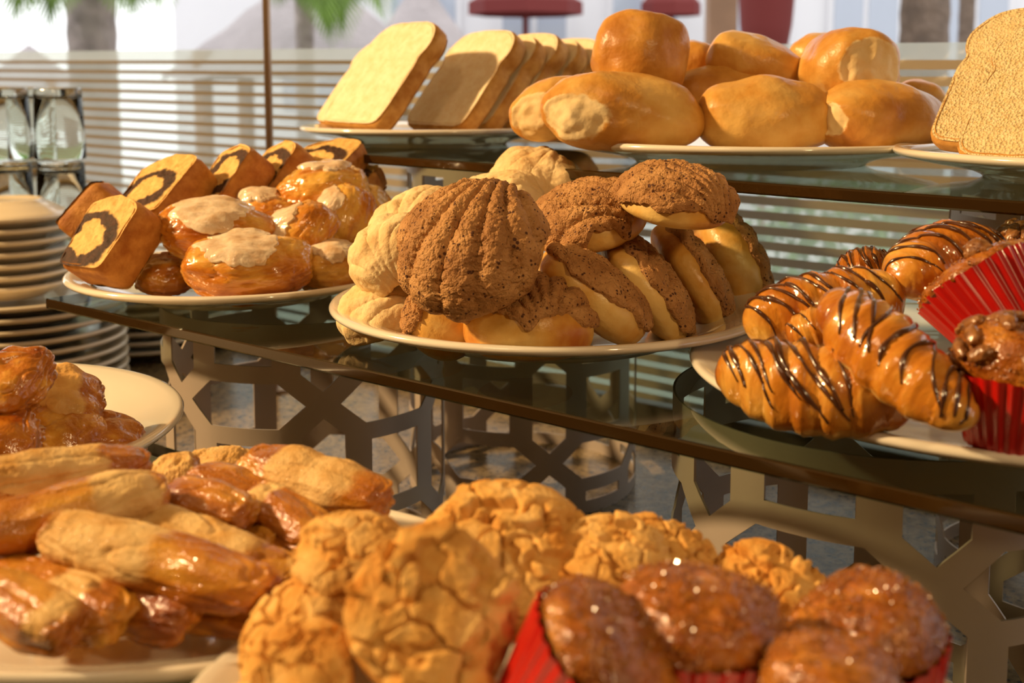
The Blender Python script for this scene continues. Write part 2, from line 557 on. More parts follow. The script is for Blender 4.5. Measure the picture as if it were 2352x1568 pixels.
def concha(label, loc, dia, axis, spin=0.0, cover=.52, white=False, ht=.78, hb=.34, bare=None, group=None, q=1.0):
    """sweet bun with a scored shell of sugar paste"""
    sd = nseed(); R = dia / 2
    s = dome(R, R * ht, R * hb, sd, lump=.05)
    A = lambda U, T, P, N_: sstep(.62, .92, T) * .9 + .12 * noise(P * 60)
    root = shell('concha', s, int(96 * q), int(60 * q), M['bun'], attr=A)
    RR = frame_z(axis, spin)
    root.matrix_world = TR(loc, RR)

    def wdir(v):
        q = RR.transposed() @ Vector(v)
        return math.atan2(q.y, q.x) % (2 * pi)

    def vm(u):
        c = np.stack([np.cos(u), np.sin(u), np.zeros_like(u)], -1)
        v = cover + .055 * noise(c * 1.3 + sd) + .035 * noise(c * 4 + sd * 2) + .018 * noise(c * 11 + sd)
        if bare:                                       # (azimuth, half width, depth): paste pulled back on one side
            for a0, w, dpt in bare:
                a0 = wdir(a0)
                dl = np.abs((u - a0 + pi) % (2 * pi) - pi)
                v = v - dpt * sstep(w, w * .35, dl)
        return np.clip(v, .12, .8)

    def dp(U, T, P, N_):
        x, y = P[..., 0] / R, P[..., 1] / R
        phi = np.arctan2(x, y + 1.28)
        g = np.abs(np.sin(pi * (phi + .03 * noise(P / R * 2 + sd)) / (.30 if white else .235)))
        edge = 1 - sstep(.8, 1.0, T)
        ridge = (g ** .5) * (.0018 * (.7 + .8 * noise(P / R * 2.2 + sd)) if white else .0034)
        crumb = .0016 * fbm(P * 170 + sd, 3) + .0008 * fbm(P * 520 + sd, 2)
        if white: crumb = .0040 * fbm(P * 50 + sd, 4)
        f1, f2, _ = voro(P * 150 + sd)
        crack = -.0011 * (1 - sstep(0, .16, f2 - f1)) * sstep(.75, .35, g) * sstep(-.2, .15, noise(P * 40 + sd)) * (0.25 if white else 1.3)
        t = .0012 + ridge + crumb + crack
        curl = .0016 * sstep(.78, .93, T) * (1 + noise(P * 90 + sd))
        return np.where(T > .985, -.0012, t * (.35 + .65 * edge) + curl * (T < .97))
    top = shell('sugar_paste', s, int(190 * q), int(120 * q), M['vanilla' if white else 'cocoa'], root, disp=dp, vmax=vm, cap=False)
    top['label'] = 'pale vanilla sugar paste' if white else 'brown cocoa sugar paste'
    return tag(root, label, 'sweet bun', group)


def roll(label, loc, L, Ry, Rz, x, zh=(0, 0, 1), pale=(), group=None, **kw):
    sd = nseed()
    s = loaf(L, Ry, Rz, sd, **{**dict(pr=.78, flat=.8, lump=.10, q=.95), **kw})

    def A(U, T, P, N_):
        a = np.zeros(U.shape)
        D = P / np.array([L, Ry, Rz])
        for d, rad in pale:
            d = np.array(d, float)
            a = np.maximum(a, sstep(rad * 1.25, rad * .75, np.linalg.norm(D - d, axis=-1)))
        return np.maximum(a, .55 * sstep(-.45, -.75, P[..., 2] / Rz))
    dp = lambda U, T, P, N_: .0016 * fbm(P * 45 + sd, 3) - .0016 * np.maximum(0, noise(P * np.array([28, 60, 60]) + sd)) - .0025 * sstep(.5, 1, A(U, T, P, N_)) * (1 + .6 * noise(P * 120))
    o = shell('bread_roll', s, 96, 90, M['roll'], disp=dp, attr=A)
    o.matrix_world = TR(loc, frame_x(x, zh))
    return tag(o, label, 'bread roll', group)


def outline_slice(w, h, n=96, kind='pan'):
    """closed outline (x, z) of a slice standing on its base, centred"""
    pts = []
    for i in range(n):
        a = 2 * pi * i / n
        c, s = cos(a), sin(a)
        p = (9 if s < 0 else 5.0) if kind == 'pan' else (12 if s < 0 else 7)
        r = (abs(c) ** p + abs(s) ** p) ** (-1 / p)
        x, z = r * c, r * s
        if kind == 'pan':                      # crown overhangs the sides
            x *= 1 + .06 * math.exp(-((z - .62) / .22) ** 2) - .06 * math.exp(-((z - .30) / .11) ** 2)
            z *= 1 + (.05 * (1 - x * x) if z > 0 else 0)
        if kind == 'cake':
            x *= .86 + .14 * max(-1, z) * .5 + .07
            if z > 0: z = z * (.86 + .22 * max(0, 1 - abs(x) * 1.15))
        pts.append((x * w / 2, z * h / 2))
    return pts


def slab(name, w, h, t, kind, crumb, crust, rough=.0006, rings=9, seed=1.0, round_=.25):
    """a cut slice: crumb body with both cut faces, crust band as its own part"""
    ol = np.array(outline_slice(w, h, kind=kind)); n = len(ol)
    ol = ol * (1 + (.03 if kind == 'cake' else .012) * noise(np.stack([ol[:, 0] * 60, ol[:, 1] * 60, np.full(n, seed)], -1)))[:, None]
    vs, F = [], []
    for sgn in (-1, 1):
        base = len(vs)
        for r in range(1, rings + 1):
            k = (r / rings) ** .8
            P = np.stack([ol[:, 0] * k, np.full(n, sgn * t / 2), ol[:, 1] * k], -1)
            P[:, 1] += sgn * (rough * fbm(P * 160 + seed, 3) * 2 + .0012 * noise(P * 22 + seed)) * (1 if r < rings else .3)
            vs += [tuple(p) for p in P]
        c = len(vs); vs.append((0, sgn * t / 2, 0))
        for k in range(n):
            f = (c, base + k, base + (k + 1) % n)
            F.append(f if sgn < 0 else tuple(reversed(f)))
        for r in range(rings - 1):
            for k in range(n):
                f = (base + r * n + k, base + (r + 1) * n + k, base + (r + 1) * n + (k + 1) % n, base + r * n + (k + 1) % n)
                F.append(f if sgn < 0 else tuple(reversed(f)))
    root = meshobj(name, vs, F, crumb)
    m = 7; vb = []
    for j in range(m):
        a = j / (m - 1) * 2 - 1
        k = 1 + .0015 / w * 2 * (1 - abs(a) ** 4) - (.004 / w if abs(a) == 1 else 0)
        P = np.stack([ol[:, 0] * k, np.full(n, a * (t / 2 + .0002)), ol[:, 1] * k], -1)
        P[:, [0, 2]] *= (1 + (.03 if kind == 'cake' else .012) * fbm(P * 90 + seed, 3))[:, None]
        vb += [tuple(p) for p in P]
    FB = [(j * n + k, j * n + (k + 1) % n, (j + 1) * n + (k + 1) % n, (j + 1) * n + k) for j in range(m - 1) for k in range(n)]
    cr = meshobj('crust', vb, FB, crust, root)
    cr['label'] = 'browned crust'
    return root


def bread(label, loc, w, h, t, x, z, kind='wheat', group=None):
    o = slab('bread_slice', w, h, t, 'pan', M['wheat' if kind == 'wheat' else 'crumb'], M['crust'], seed=nseed())
    o.matrix_world = TR(loc, frame_x(x, z))
    return tag(o, label, 'bread slice', group)


def cake(label, loc, w, h, t, x, z, group='marbled loaf cake slices'):
    o = slab('marble_cake_slice', w, h, t, 'cake', M['cake'], M['cake_crust'], rough=.0012, seed=nseed())
    o.matrix_world = TR(loc, frame_x(x, z))
    return tag(o, label, 'cake slice', group)


def danish(label, loc, L, Ry, Rz, x, zh=(0, 0, 1), ice=(.5, 0.0), group='iced danish pastries', **kw):
    sd = nseed()
    s = loaf(L, Ry, Rz, sd, **{**dict(pr=.78, flat=.6, lump=.12, q=.82, bend=.12), **kw})
    fl = lambda U, T, P, N_: .0011 * np.sin(P[..., 2] * 1500 + 5 * noise(P * 50 + sd)) * sstep(.15, -.25, P[..., 2] / Rz) - .0016 * sstep(.06, .0, np.abs(noise(P * np.array([18, 60, 90]) + sd))) + .0016 * fbm(P * np.array([40, 110, 260]) + sd, 4) + .0008 * fbm(P * 300, 2)
    o = shell('danish_pastry', s, 90, 70, M['danish'], disp=fl)
    o.matrix_world = TR(loc, frame_x(x, zh))
    if ice:
        c, off = ice
        # icing grows from the top of the pastry: polar coordinates about the crown

        def si(U, V):
            r = V * 1.0
            a = np.clip(r * np.cos(U) * .95 + off, -.94, .94); bb = r * np.sin(U) * 1.15
            vv = np.arccos(-a) / pi
            uu = pi / 2 - np.clip(bb, -1.5, 1.5)
            return s(uu, vv)

        def vm(u):
            cc = np.stack([np.cos(u), np.sin(u), np.zeros_like(u)], -1)
            return np.clip(c + .06 + .26 * noise(cc * 1.4 + sd) + .22 * noise(cc * 3.0 + sd) + .07 * noise(cc * 8 + sd), .15, 1.2)
        dp = lambda U, T, P, N_: np.where(T > .97, -.0014, (.0020 + .0030 * fbm(P * np.array([35, 130, 130]) + sd, 3)) * (1 - .45 * sstep(.6, .97, T)) + .0008)
        ic = shell('icing', si, 110, 50, M['icing'], o, disp=dp, vmax=vm, cap=False)
        ic['label'] = 'white icing'
    return tag(o, label, 'danish pastry', group)


def croissant(label, loc, L, R, x, zh=(0, 0, 1), stripes=9, bend=.18, seg=7, slant=.10, pale=True, group='chocolate striped croissants', v0=.12, v1=.88, span=1.5, Rz=None, taper=0.0):
    sd = nseed(); Rz = Rz or R
    s = loaf(L, R, Rz, sd, pr=.86, flat=.72, bend=bend, seg=seg, sega=.085, lump=.05, q=.95, taper=taper)
    A = lambda U, T, P, N_: sstep(.1, -.5, P[..., 2] / Rz) * .75
    dp = lambda U, T, P, N_: .0008 * fbm(P * np.array([150, 60, 60]) + sd, 3)
    o = shell('croissant', s, 90, 120, M['croissant'], disp=dp, attr=A)
    o.matrix_world = TR(loc, frame_x(x, zh))
    vs, F = [], []
    r = random.Random(int(sd * 100))
    for i in range(stripes):
        v = v0 + (v1 - v0) * (i + .5) / max(1, stripes) + r.uniform(-.015, .015)
        sl = slant + r.uniform(-.05, .05)
        a0, a1 = pi / 2 - span * r.uniform(.65, 1), pi / 2 + span * r.uniform(.65, 1)
        U = np.linspace(a0, a1, 40)[None, :]
        V = np.clip(v + sl * (U - pi / 2) + .012 * np.sin(U * 3 + i), .05, .95)
        P = s(U, V)[0]; e = 2e-3
        Nn = np.cross(s(U + e, V)[0] - s(U - e, V)[0], s(U, V + e)[0] - s(U, V - e)[0])
        Nn /= np.linalg.norm(Nn, axis=-1)[:, None]
        if (Nn * (P - P.mean(0))).sum() + (Nn[20] @ np.array([0, 0, 1])) * .1 < 0: Nn = -Nn
        w = R * .055 * r.uniform(.7, 1.25)
        rad = [w * (.35 + .65 * min(1, 6 * min(k, 39 - k) / 39)) * (1 + .25 * math.sin(k * .5 + i)) for k in range(40)]
        rad[-1] *= 1.5 if i % 2 else 1
        v2, f2 = tube(P + Nn * w * .35, rad, 8, flat=.75, norms=Nn)
        F += [tuple(q + len(vs) for q in f) for f in f2]; vs += v2
    dr = meshobj('chocolate_drizzle', vs, F, M['choc'], o)
    dr['label'] = 'dark chocolate drizzle'
    return tag(o, label, 'croissant', group)


def sugar_on(o, s, n, size, umin, umax, vmin, vmax_, seed, name='sugar_crystals'):
    """small glassy grains scattered on a surface, one part of its pastry"""
    r = np.random.RandomState(int(seed * 10) % 9999)
    U = r.uniform(umin, umax, (1, n)); V = r.uniform(vmin, vmax_, (1, n))
    P = s(U, V)[0]
    oct_ = np.array([(1, 0, 0), (-1, 0, 0), (0, 1, 0), (0, -1, 0), (0, 0, 1), (0, 0, -1)], float)
    tri = [(0, 2, 4), (2, 1, 4), (1, 3, 4), (3, 0, 4), (2, 0, 5), (1, 2, 5), (3, 1, 5), (0, 3, 5)]
    vs, F = [], []
    for p in P:
        k = size * r.uniform(.5, 1.2)
        a = r.normal(size=3); a /= np.linalg.norm(a); b = r.normal(size=3); b -= a * (a @ b); b /= np.linalg.norm(b)
        R = np.stack([a, b, np.cross(a, b)])
        base = len(vs)
        vs += [tuple(q) for q in (oct_ @ R * k + p)]
        F += [tuple(base + i for i in t) for t in tri]
    g = meshobj(name, vs, F, M['sugar'], o, smooth=False)
    g['kind'] = 'stuff'
    return g


def puff(label, loc, L, Ry, Rz, x, zh=(0, 0, 1), sug=(), group='sugared puff pastry sticks', mat='puff', **kw):
    sd = nseed()
    s = loaf(L, Ry, Rz, sd, **{**dict(pr=.36, flat=.7, lump=.10, q=.85), **kw})

    def A(U, T, P, N_):
        a = np.zeros(U.shape)
        for t0, t1 in sug:
            t = P[..., 0] / L
            a = np.maximum(a, sstep(t0 - .3, t0 + .3, t) * sstep(t1 + .3, t1 - .3, t) * sstep(-.4, .5, P[..., 2] / Rz + .25 * noise(P * 60)))
        return a

    def dp(U, T, P, N_):
        lay = .0011 * np.sin(P[..., 2] * 2200 + 4 * noise(P * 60)) * sstep(.2, -.3, P[..., 2] / Rz)
        end = sstep(.75, .98, np.abs(P[..., 0] / L))
        fold = np.abs(noise(P * np.array([22, 70, 110]) + sd * 2))
        return .0016 * fbm(P * np.array([35, 90, 140]) + sd, 4) - .0010 * sstep(.10, .0, fold) + lay + end * .0035 * fbm(P * np.array([90, 90, 420]) + sd, 3) + .0006 * A(U, T, P, N_) * (1 + fbm(P * 500, 2))
    o = shell('puff_pastry', s, 100, 110, M[mat], disp=dp, attr=A)
    o.matrix_world = TR(loc, frame_x(x, zh))
    return tag(o, label, 'pastry', group)


def cookie(label, loc, dia, axis, spin=0.0, ht=.62, hb=.5, cover=.45, cell=1.0, group='crackled sugar cookies', ex=1.0):
    sd = nseed(); R = dia / 2
    s = dome(R, R * ht, R * hb, sd, lump=.06, pr=.58, ex=ex)
    root = shell('crackled_cookie', s, 90, 60, M['cookie_base'])
    root.matrix_world = TR(loc, frame_z(axis, spin))
    vm = lambda u: np.clip(cover + .05 * noise(np.stack([np.cos(u) * 2, np.sin(u) * 2, u * 0 + sd], -1)) + .03 * noise(np.stack([np.cos(u) * 7, np.sin(u) * 7, u * 0 + sd], -1)), .2, .8)

    def dp(U, T, P, N_):
        K = P / R
        wrp = lambda f, o: np.stack([noise(K * f + o), noise(K * f + o + 4.7), noise(K * f + o + 9.1)], -1)
        Q = K * 1.7 * cell + .55 * wrp(1.2, 5) + .16 * wrp(5, 2) + sd
        f1, f2, c = voro(Q)
        h = sstep(.01, .12 + .06 * noise(K * 3 + sd), f2 - f1)
        g1, g2, _ = voro(Q * 2.3 + 3)
        h2 = sstep(.0, .12, g2 - g1)
        gone = sstep(.24, .38, noise(K * 2.1 + sd * 3) + .3 * noise(K * 6))      # flaked-off patches
        t = R * .135 * h * (.65 + .7 * c) + R * .03 * fbm(K * 6 + sd, 4) + R * .014 * fbm(K * 20 + sd, 2)
        return np.where(T > .98, -.001, (t * (1 - .85 * gone)) * (1 - .5 * sstep(.85, 1, T)))
    t = shell('crackled_crust', s, 170, 110, M['cookie'], root, disp=dp, vmax=vm, cap=False)
    t['label'] = 'crackled sugar crust'
    return tag(root, label, 'cookie', group)


def muffin(label, loc, r, axis, spin=0.0, cup_h=None, top_h=.75, grains=500, nuts=0, group='muffins in red paper cups', ex=1.0):
    """loc = middle of the cup's rim"""
    sd = nseed(); cup_h = cup_h or r * .95
    root = empty('muffin', TR(loc, frame_z(axis, spin)))
    s = dome(r * .985, r * top_h, r * .12, sd, lump=.10, pr=.75, ex=ex)
    dp = lambda U, T, P, N_: r * .05 * fbm(P / r * 4 + sd, 4) - r * .05 * np.maximum(0, noise(P / r * 3 + sd))
    top = shell('muffin_top', s, 90, 60, M['muffin'], root, disp=dp)
    n = 30 * 6; vs = []
    rows = 12
    for j in range(rows + 1):
        t = j / rows
        rr = r * (.70 + .34 * t)
        for k in range(n):
            a = 2 * pi * k / n
            pl = r * .035 * (1 - 2 * abs(((k / 6) % 1) - .5) * 2) * (.5 + .5 * t)
            vs.append(((rr + pl) * cos(a) * ex, (rr + pl) * sin(a), -cup_h * (1 - t) + (r * .02 * sin(a * 5 + sd) if j == rows else 0)))
    F = [(j * n + k, j * n + (k + 1) % n, (j + 1) * n + (k + 1) % n, (j + 1) * n + k) for j in range(rows) for k in range(n)]
    F.append(tuple(reversed(range(n))))
    cup = meshobj('paper_cup', vs, F, M['red_paper'], root)
    cup['label'] = 'pleated red paper cup'
    if grains:
        sugar_on(root, lambda U, V: s(U, V) * 1.03, int(grains * 2.2), .0006, 0, 2 * pi, .03, .5, sd)
    for k in range(nuts):
        u, v = rng.uniform(0, 6.28), rng.uniform(.05, .42)
        p = s(np.array([[u]]), np.array([[v]]))[0, 0] * 1.05
        nb = loaf(r * .19, r * .12, r * .10, sd + k, lump=.25, lf=2.2)
        q = shell('chopped_nut', nb, 20, 14, M['nut'], root)
        q.matrix_local = Matrix.Translation(Vector(p)) @ frame_z(Vector(p), rng.uniform(0, 6)).to_4x4()
    return tag(root, label, 'muffin', group)


# ------------------------------------------------------------------ crockery and stands
def plate_profile(R, H=.0205):
    f = .60 * R
    return [(f - .004, .0015), (f - .002, 0), (f, 0), (f + .002, .002), (f + .01, .0055), (.84 * R, H - .0105), (R - .006, H - .0066), (R - .0018, H - .0050), (R - .0002, H - .0034), (R, H - .0020), (R - .0012, H - .0004),
            (R - .0034, H), (R - .008, H - .0008), (.86 * R, H - .0045), (.70 * R, .0085), (.62 * R, .0062), (.3 * R, .0058), (.001, .0058)]


def plate(label, x, d, R, Hrim, group=None, name='serving_plate', cat='plate', oval=1.0, hgt=.0205):
    prof = [(.001, .0022)] + plate_profile(R, hgt)
    o = lathe_obj(name, prof, china, n=160, closed=True)
    p = pt(x, d, Hrim + hgt)
    o.location = p; o.scale = (1, oval, 1)
    return tag(o, label, cat, group)


def inpoly(p, poly):
    x, y = p; c = False; n = len(poly)
    for i in range(n):
        x1, y1 = poly[i]; x2, y2 = poly[i - 1]
        if (y1 > y) != (y2 > y) and x < (x2 - x1) * (y - y1) / (y2 - y1) + x1: c = not c
    return c


def lattice_cell(W, H, rows, lo, hi, seam=False):
    """holes (polygons) of one column, X crossings at u = 0 and u = W"""
    holes = []
    xs = rows
    for xv in xs:
        holes.append([(W / 2 - .0485, xv), (W / 2 - .028, xv + .0175), (W / 2 + .028, xv + .0175), (W / 2 + .0485, xv), (W / 2 + .028, xv - .0175), (W / 2 - .028, xv - .0175)])
    gaps = [(None, xs[0])] + list(zip(xs[:-1], xs[1:])) + [(xs[-1], None)]
    for a, b in gaps:
        y0 = a + .031 if a is not None else lo
        y1 = b - .031 if b is not None else hi
        if y1 - y0 > .004:
            holes.append([(W / 2 - .0235, y0), (W / 2 + .0235, y0), (W / 2 + .0235, y1), (W / 2 - .0235, y1)])
        for side in (0, 1):
            sg = 1 if side == 0 else -1; o = 0 if side == 0 else W
            w = .0165
            p = []
            if a is not None: p += [(o, a + .0105), (o + sg * w, a + .0245)]
            else: p += [(o, lo), (o + sg * w, lo)]
            if b is not None: p += [(o + sg * w, b - .0245), (o, b - .0105)]
            else: p += [(o + sg * w, hi), (o, hi)]
            ya = p[1][1]; yb = p[2][1]
            if yb - ya > .003: holes.append(p)
    return holes


def riser(label, cx, cy, R, H, spin, top_off=.063, per=.112, group='cut metal display risers', z0=COUNTER):
    W = 2 * pi * R / 6
    rows = []
    k = H - top_off
    while k > .03:
        rows.append(k); k -= per
    rows = rows[::-1]
    holes = lattice_cell(W, H, rows, .012, H - .016)
    nv = 12
    verts, edges = [], []
    for i in range(nv + 1):
        u = W * i / nv
        verts += [Vector((u, 0)), Vector((u, H))]; edges.append((2 * i, 2 * i + 1))
    for i in range(nv):
        edges += [(2 * i, 2 * i + 2), (2 * i + 1, 2 * i + 3)]
    for h in holes:
        b = len(verts)
        verts += [Vector(p) for p in h]
        edges += [(b + i, b + (i + 1) % len(h)) for i in range(len(h))]
    V, E, Fc, *_ = delaunay_2d_cdt(verts, edges, [], 0, 1e-6)
    tris = []
    for f in Fc:
        c = sum((V[i] for i in f), Vector((0, 0))) / len(f)
        if 0 < c.x < W and not any(inpoly((c.x, c.y), h) for h in holes): tris.append(f)
    key, vv, FF = {}, [], []
    for col in range(6):
        for f in tris:
            q = []
            for i in f:
                u = V[i].x + col * W
                kk = (round((u % (6 * W)) * 1e6) % round(6 * W * 1e6), round(V[i].y * 1e6))
                if kk not in key:
                    key[kk] = len(vv); vv.append((u / R, V[i].y))
                q.append(key[kk])
            if len(set(q)) == 3: FF.append(q)
    # sheet with thickness: outer skin, inner skin, cut edges
    t = .0014; n = len(vv)
    outv = [(R * cos(a), R * sin(a), z) for a, z in vv]; inv = [((R - t) * cos(a), (R - t) * sin(a), z) for a, z in vv]
    faces = [tuple(f) for f in FF] + [tuple(n + i for i in reversed(f)) for f in FF]
    cnt = {}
    for f in FF:
        for i in range(3):
            e = (f[i], f[(i + 1) % 3]); cnt[e] = cnt.get(e, 0) + 1
    allv = outv + inv
    for (a, b) in list(cnt):
        if (b, a) not in cnt:
            s = len(allv); allv += [outv[a], outv[b], inv[b], inv[a]]
            faces.append((s + 1, s, s + 3, s + 2))
    # outward orientation
    f0 = faces[0]; P = [Vector(allv[i]) for i in f0]
    nrm = (P[1] - P[0]).cross(P[2] - P[0]); c = (P[0] + P[1] + P[2]) / 3
    if nrm.dot(Vector((c.x, c.y, 0))) < 0: faces = [tuple(reversed(f)) for f in faces]
    o = meshobj('display_riser', allv, faces, steel)
    o.data.set_sharp_from_angle(angle=radians(35))
    o.matrix_world = Matrix.Translation((cx, cy, z0)) @ Matrix.Rotation(spin, 4, 'Z')
    return tag(o, label, 'display stand', group)


def glass_plate(name, label, pts, z1, t, group='glass tier shelves'):
    """flat glass sheet: top face at z1, corners pts (xy), dark polished edge as its own part"""
    n = len(pts)
    c = Vector((sum(p[0] for p in pts) / n, sum(p[1] for p in pts) / n))
    vs = [(p[0], p[1], z1) for p in pts] + [(p[0], p[1], z1 - t) for p in pts]
    F = [tuple(range(n)), tuple(reversed(range(n, 2 * n)))]
    o = meshobj(name, vs, F, glass_shelf, smooth=False)
    ev, ef = [], []
    for i in range(n):
        j = (i + 1) % n
        a, b = Vector(pts[i][:2]), Vector(pts[j][:2])
        q = [(a.x, a.y, z1), (b.x, b.y, z1), (b.x, b.y, z1 - t), (a.x, a.y, z1 - t)]
        nrm = (b - a); nrm = Vector((nrm.y, -nrm.x)).normalized()
        m = len(ev)
        # arrised edge: two small bevels and a flat
        k = .0012
        ev += [(q[0][0] - nrm.x * k, q[0][1] - nrm.y * k, z1), (q[1][0] - nrm.x * k, q[1][1] - nrm.y * k, z1),
               (q[1][0], q[1][1], z1 - k), (q[0][0], q[0][1], z1 - k), (q[1][0], q[1][1], z1 - t + k), (q[0][0], q[0][1], z1 - t + k),
               (q[2][0] - nrm.x * k, q[2][1] - nrm.y * k, z1 - t), (q[3][0] - nrm.x * k, q[3][1] - nrm.y * k, z1 - t)]
        ef += [(m, m + 3, m + 2, m + 1), (m + 3, m + 5, m + 4, m + 2), (m + 5, m + 7, m + 6, m + 4)]
    e = meshobj('polished_edge', ev, ef, glass_edge, o, smooth=False)
    e['label'] = 'dark polished glass edge'
    return tag(o, label, 'glass shelf', group)

# ================================================================== the room
TH = math.atan2(-.613, .79)
RM = Matrix.Rotation(TH, 4, 'Z')


def ab(a, b, z=0.0):
    return RM @ Vector((a, b, z))


def rbox(name, lo, hi, mat, bevel=0):
    o = box(name, lo, hi, mat, None, bevel)
    o.matrix_world = RM
    return o


wallm = plain('wall_paint', (.34, .27, .19), rough=.8, var=.05, vscale=3)
ceilm = plain('ceiling_paint', (.40, .33, .25), rough=.9)
floorm = plain('floor_tile', (.22, .17, .12), rough=.35, var=.1, vscale=2)
structure(rbox('floor', (-4.5, -4, -.1), (3.5, 1.3, 0), floorm))
structure(rbox('ceiling', (-4.5, -4, 2.8), (3.5, 1.3, 2.9), ceilm))
structure(rbox('wall_back', (-4.5, -4.1, 0), (3.5, -4, 2.8), wallm))
structure(rbox('wall_left', (-4.6, -4, 0), (-4.5, 1.3, 2.8), wallm))
structure(rbox('wall_right', (3.5, -4, 0), (3.6, 1.3, 2.8), wallm))
structure(rbox('wall_front', (-4.5, 1.22, 0), (3.5, 1.3, .86), wallm))
structure(rbox('unseen_lintel', (-4.5, 1.22, 1.60), (3.5, 1.3, 2.8), wallm))  # lintel above the view, brought down low to cut the sky light

# buffet counter: stone worktop on a dark cabinet
cab = rbox('buffet_counter', (-3.2, .14, 0), (2.6, 1.19, .86), dark_wood)
tag(cab, 'dark wooden buffet counter under the stone worktop', 'counter')
top = rbox('stone_worktop', (-3.25, .06, .86), (2.65, 1.21, .90), granite, .004)
tag(top, 'speckled polished stone worktop carrying the metal risers', 'worktop')


# striped glass screen behind the buffet (film bands are part of the pane)
def stripe_mat(name, period, duty, zt, band, k=1.0):
    m, nt, out = new_mat(name)
    L = nt.links.new
    tc = N(nt, 'ShaderNodeTexCoord'); sx = N(nt, 'ShaderNodeSeparateXYZ'); L(tc.outputs['Object'], sx.inputs[0])
    a = N(nt, 'ShaderNodeMath', operation='SUBTRACT'); a.inputs[0].default_value = zt - band; L(sx.outputs['Z'], a.inputs[1])
    dv = N(nt, 'ShaderNodeMath', operation='DIVIDE'); dv.inputs[1].default_value = period; L(a.outputs[0], dv.inputs[0])
    fr = N(nt, 'ShaderNodeMath', operation='FRACT'); L(dv.outputs[0], fr.inputs[0])
    lt = N(nt, 'ShaderNodeMath', operation='LESS_THAN'); lt.inputs[1].default_value = duty; L(fr.outputs[0], lt.inputs[0])
    gt = N(nt, 'ShaderNodeMath', operation='GREATER_THAN'); gt.inputs[1].default_value = 0; L(a.outputs[0], gt.inputs[0])
    st = N(nt, 'ShaderNodeMath', operation='MULTIPLY'); L(lt.outputs[0], st.inputs[0]); L(gt.outputs[0], st.inputs[1])
    gl = N(nt, 'ShaderNodeBsdfTransparent'); gl.inputs[0].default_value = (.84, .90, .86, 1)
    fz = N(nt, 'ShaderNodeBsdfTranslucent'); fz.inputs[0].default_value = (.72, .78, .74, 1)
    fz2 = N(nt, 'ShaderNodeBsdfDiffuse'); fz2.inputs[0].default_value = (.5, .52, .48, 1)
    mf = N(nt, 'ShaderNodeMixShader'); mf.inputs[0].default_value = .35
    L(fz.outputs[0], mf.inputs[1]); L(fz2.outputs[0], mf.inputs[2])
    clear = N(nt, 'ShaderNodeMixShader'); clear.inputs[0].default_value = .35      # faint frosting on the clear bands
    L(gl.outputs[0], clear.inputs[1]); L(mf.outputs[0], clear.inputs[2])
    df = N(nt, 'ShaderNodeBsdfDiffuse'); df.inputs[0].default_value = (.40 * k, .31 * k, .185 * k, 1)
    tl = N(nt, 'ShaderNodeBsdfTranslucent'); tl.inputs[0].default_value = (.22 * k, .18 * k, .12 * k, 1)
    film = N(nt, 'ShaderNodeMixShader'); film.inputs[0].default_value = .32; L(df.outputs[0], film.inputs[1]); L(tl.outputs[0], film.inputs[2])
    # frosted header band
    hb = N(nt, 'ShaderNodeMath', operation='LESS_THAN'); hb.inputs[1].default_value = 0; L(a.outputs[0], hb.inputs[0])
    m1 = N(nt, 'ShaderNodeMixShader'); L(st.outputs[0], m1.inputs[0]); L(clear.outputs[0], m1.inputs[1]); L(film.outputs[0], m1.inputs[2])
    hd = N(nt, 'ShaderNodeMixShader'); hd.inputs[0].default_value = .6; L(gl.outputs[0], hd.inputs[1]); L(mf.outputs[0], hd.inputs[2])
    m2 = N(nt, 'ShaderNodeMixShader'); L(hb.outputs[0], m2.inputs[0]); L(m1.outputs[0], m2.inputs[1]); L(hd.outputs[0], m2.inputs[2])
    gs = N(nt, 'ShaderNodeBsdfGlossy'); gs.inputs['Roughness'].default_value = .03
    m3 = N(nt, 'ShaderNodeMixShader'); m3.inputs[0].default_value = .05; L(m2.outputs[0], m3.inputs[1]); L(gs.outputs[0], m3.inputs[2])
    L(m3.outputs[0], out.inputs[0])
    return m


TILT = -.0124
def pane(name, a0, a1, duty, label):
    # local x along the screen from a0; z up; sheared a hair with the sagging top rail
    zt = 1.31 + .060 + TILT * (a0 + 1.86)
    vs, F = boxv((0, 0, .925 - zt), (a1 - a0, .005, 0))
    m = stripe_mat(name + '_film', .0165, duty, 0.0, .017, .55 if duty < .4 else 1.0)
    vs, F = [(0, 0, .935 - zt), (a1 - a0, 0, .935 - zt - TILT * (a1 - a0)), (a1 - a0, 0, 0), (0, 0, 0)], [(0, 1, 2, 3)]
    o = meshobj(name, vs, F, m, smooth=False)
    o.matrix_world = Matrix.Translation(ab(a0, 1.155, zt)) @ RM @ Matrix.Rotation(-TILT, 4, 'Y')
    return structure(o, label, 'window')


pane('window_1', -3.1, -1.149, .33, 'striped glass screen pane behind the tumblers')
pane('window_2', -1.146, 1.2, .58, 'striped glass screen pane behind the rolls')
structure(rbox('trim_2', (-3.1, 1.145, .90), (1.2, 1.17, .932), plain('rail', (.06, .045, .03), rough=.4)))

# bronze post in front of the screen
p0 = at(616, 200, 1.5)
post = empty('bronze_post', Matrix.Translation((p0.x, p0.y, COUNTER)))
lathe_obj('pole', [(.0001, .004), (.0052, .004), (.0052, .80), (.0001, .80)], bronze, post, n=24, closed=False)
lathe_obj('base_flange', [(.0001, 0), (.024, 0), (.024, .004), (.012, .008), (.0001, .008)], bronze, post, n=32, closed=False)
tag(post, 'slim bronze post standing before the striped glass screen', 'post')

# ------------------------------------------------------------------ glass tiers
H_TOP, H_MID, H_LOW = .0623, .1695, .2185


